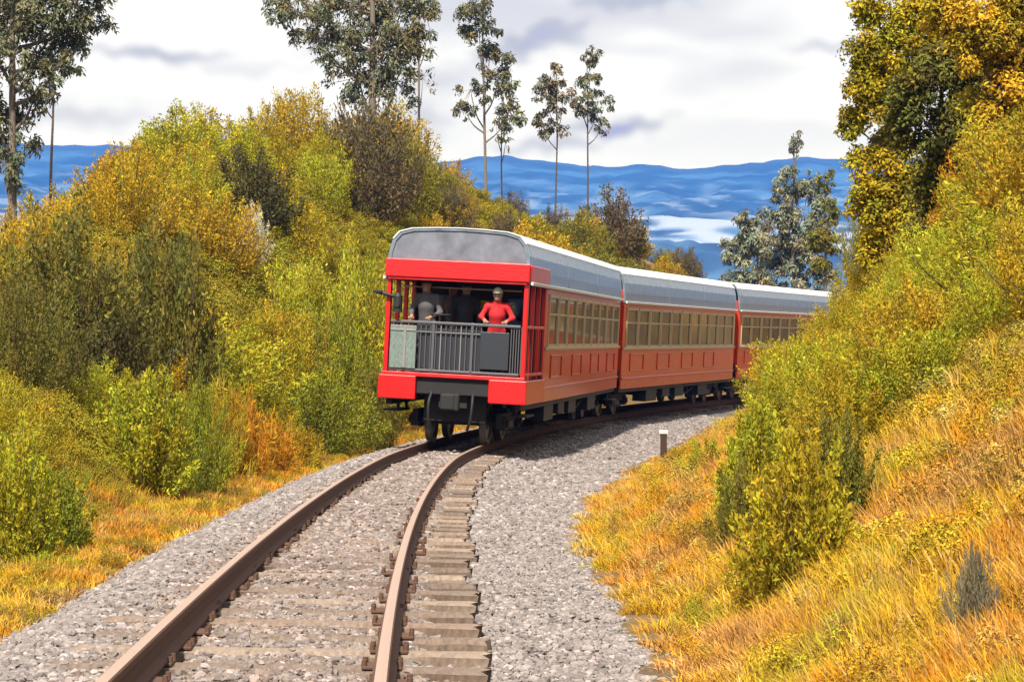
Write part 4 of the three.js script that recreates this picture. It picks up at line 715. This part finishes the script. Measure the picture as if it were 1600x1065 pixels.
const weeds = [0, 1, 2].map((k) => { const rnd = mulberry(410 + k), lobes = []; for (let i = 0; i < 7; i++) { const q = 0.16 + 0.14 * rnd(); lobes.push({ c: [(rnd() - 0.5) * 0.9, 0.18 + 0.5 * rnd(), (rnd() - 0.5) * 0.9], r: [q, q, q], v: 0.75 + 0.5 * rnd(), h: rnd() - 0.5 }); } return leaves(rnd, lobes, 260, 0.062, 0.024, { inside: 0.4, spray: 0.6 }); });
function scatter(name, label, category, geos, mat, list) { // list of [x, d, scaleXZ, height, [r,g,b]]
  const root = new THREE.Group(); root.name = name; root.userData.kind = 'stuff'; tag(root, label, category); scene.add(root);
  const rnd = mulberry(420 + list.length), mtx = new THREE.Matrix4(), Q = new THREE.Quaternion(), E = new THREE.Euler(), c = new THREE.Color(), per = geos.map(() => []);
  for (const q of list) per[Math.floor(rnd() * geos.length)].push(q);
  per.forEach((l, k) => { const im = shade(new THREE.InstancedMesh(geos[k], mat, l.length)); im.name = 'blades'; im.userData.kind = 'stuff'; l.forEach(([x, d, s, h, col], i) => { E.set((rnd() - 0.5) * 0.35, rnd() * 6.28, (rnd() - 0.5) * 0.35); im.setMatrixAt(i, mtx.compose(new THREE.Vector3(x, groundY(x, d) - 0.02, -d), Q.setFromEuler(E), new THREE.Vector3(s, h, s))); im.setColorAt(i, c.setRGB(...col)); }); root.add(im); });
}
const GR = { orange: [0.58, 0.245, 0.014], gold: [0.57, 0.34, 0.022], straw: [0.50, 0.33, 0.10], pink: [0.43, 0.22, 0.09], lime: [0.38, 0.36, 0.022], olive: [0.2, 0.19, 0.02], brown: [0.24, 0.12, 0.03] };
function slopeTone(x, d, rnd, side) {
  const n = 0.5 + 0.62 * fbm(x * 0.45 + 3, d * 0.30, 3), m = 0.5 + 0.62 * fbm(x * 0.8 - 8, d * 0.5 + 4, 2);
  let c = mix3(GR.gold, GR.orange, sstep(0.28, 0.62, n)); c = mix3(c, GR.lime, 0.8 * sstep(0.58, 0.8, m)); c = mix3(c, GR.pink, 0.7 * sstep(0.42, 0.2, m));
  if (rnd() < 0.18) c = GR.brown; else if (rnd() < 0.14) c = GR.straw; else if (side < 0 && rnd() < 0.12) c = GR.lime;
  const v = 0.65 + 0.6 * rnd(); return c.map((q) => q * v);
}
{
  const rnd = mulberry(430), right = [], left = [], wr = [], wl = [];
  for (let i = 0; i < 210000; i++) {
    const d = 6.5 + 56 * Math.pow(rnd(), 1.25), px = 860 + rnd() * 1250, x = wx(px, d), s = offset(x, d), e = gravelEdge(d) - 0.08 + 0.13 * noise2(d * 1.3, 5) + 0.08 * noise2(d * 5, 9);
    if (s < e || s > 12) continue;
    const t = s - e, edge = sstep(0, 0.9, t); if (rnd() > 0.35 + 0.65 * edge) continue;
    const up = groundY(x, d) - railY(d), c1 = slopeTone(x, d, rnd, 1), c = mix3(c1, GR.lime.map((v) => v * (0.6 + 0.6 * rnd())), 0.6 * sstep(0.7, 2.2, up) * rnd());
    const leafy = sstep(0.7, 1.8, up + 0.6 * noise2(x * 0.5, d * 0.4));
    if (right.length < 64000 && rnd() > leafy * 0.55) right.push([x, d, 0.13 + 0.12 * rnd(), (0.10 + 0.22 * rnd()) * lerp(0.4, 1.15, edge), c]);
    if (wr.length < 21000 && rnd() < (0.08 + 0.5 * leafy) * (d < 13 ? 0.5 : 1)) { const q = 0.14 + 0.26 * rnd() * edge; const lime = mix3(c, [0.25, 0.23, 0.014], 0.35 + 0.6 * leafy * rnd()); wr.push([x, d, q, q * (0.7 + 0.5 * rnd()), lime.map((v) => v * 0.9)]); }
  }
  for (let i = 0; i < 150000; i++) {
    const d = 9 + 80 * Math.pow(rnd(), 1.3), px = -140 + rnd() * 1100, x = wx(px, d), s = offset(x, d), e = -1.68 + 0.16 * noise2(d * 1.1, 15) + 0.06 * noise2(d * 5, 29);
    if (s > e || s < -17) continue;
    const t = e - s, edge = sstep(0, 0.6, t); if (rnd() > 0.3 + 0.7 * edge) continue;
    const bank = sstep(0.9, 2.2, t), c0 = slopeTone(x, d, rnd, -1), c = bank > 0 ? mix3(c0, mix3(GR.gold, GR.lime, rnd()).map((v) => v * 0.8), bank * 0.8) : c0;
    if (left.length < 42000) left.push([x, d, 0.12 + 0.12 * rnd(), (0.06 + 0.14 * rnd()) * lerp(0.6, 1, edge) * (1 + bank * 1.1), c]);
    if (wl.length < 12000 && rnd() < 0.05 + 0.5 * bank) { const q = 0.14 + 0.3 * rnd() * (0.3 + bank); wl.push([x, d, q * (d > 45 ? 1.7 : 1), q * (d > 45 ? 1.4 : 0.9), mix3(c, [0.20, 0.18, 0.013], 0.6).map((v) => v * 0.85)]); }
  }
  scatter('grass', 'golden and orange dry grass on the slope right of the gravel', 'grass', tufts, bladeMat, right);
  scatter('grass_001', 'short golden grass on the verge and bank left of the gravel', 'grass', tufts, bladeMat, left);
  scatter('undergrowth', 'yellow-green low weeds among the grass of the right slope', 'undergrowth', weeds, weedMat, wr);
  scatter('undergrowth_001', 'yellow-green low weeds between the shrubs of the left bank', 'undergrowth', weeds, weedMat, wl);
}

// ------------------------------------------------------------------ marker post at the edge of the gravel
{
  const d = 37.8, x = wx(1037, d), t = thing('marker_post', 'short dark post with pale cap at the edge of the gravel', 'post'); t.position.set(x, wy(722, d), -d); t.scale.y = 0.92;
  part('post', box(0.105, 0.52, 0.105, 0, 0.26, 0, 0.012), std([0.05, 0.025, 0.018], 0.9, { bumpMap: texGrain, bumpScale: 0.006 }), t);
  part('cap', box(0.16, 0.07, 0.13, 0, 0.553, 0, 0.012), M.pale, t);
}
if (globalThis.SHOW_LOG) console.log(LOG.map((l) => l.join(' ')).join('\n'));
renderer.render(scene, camera);
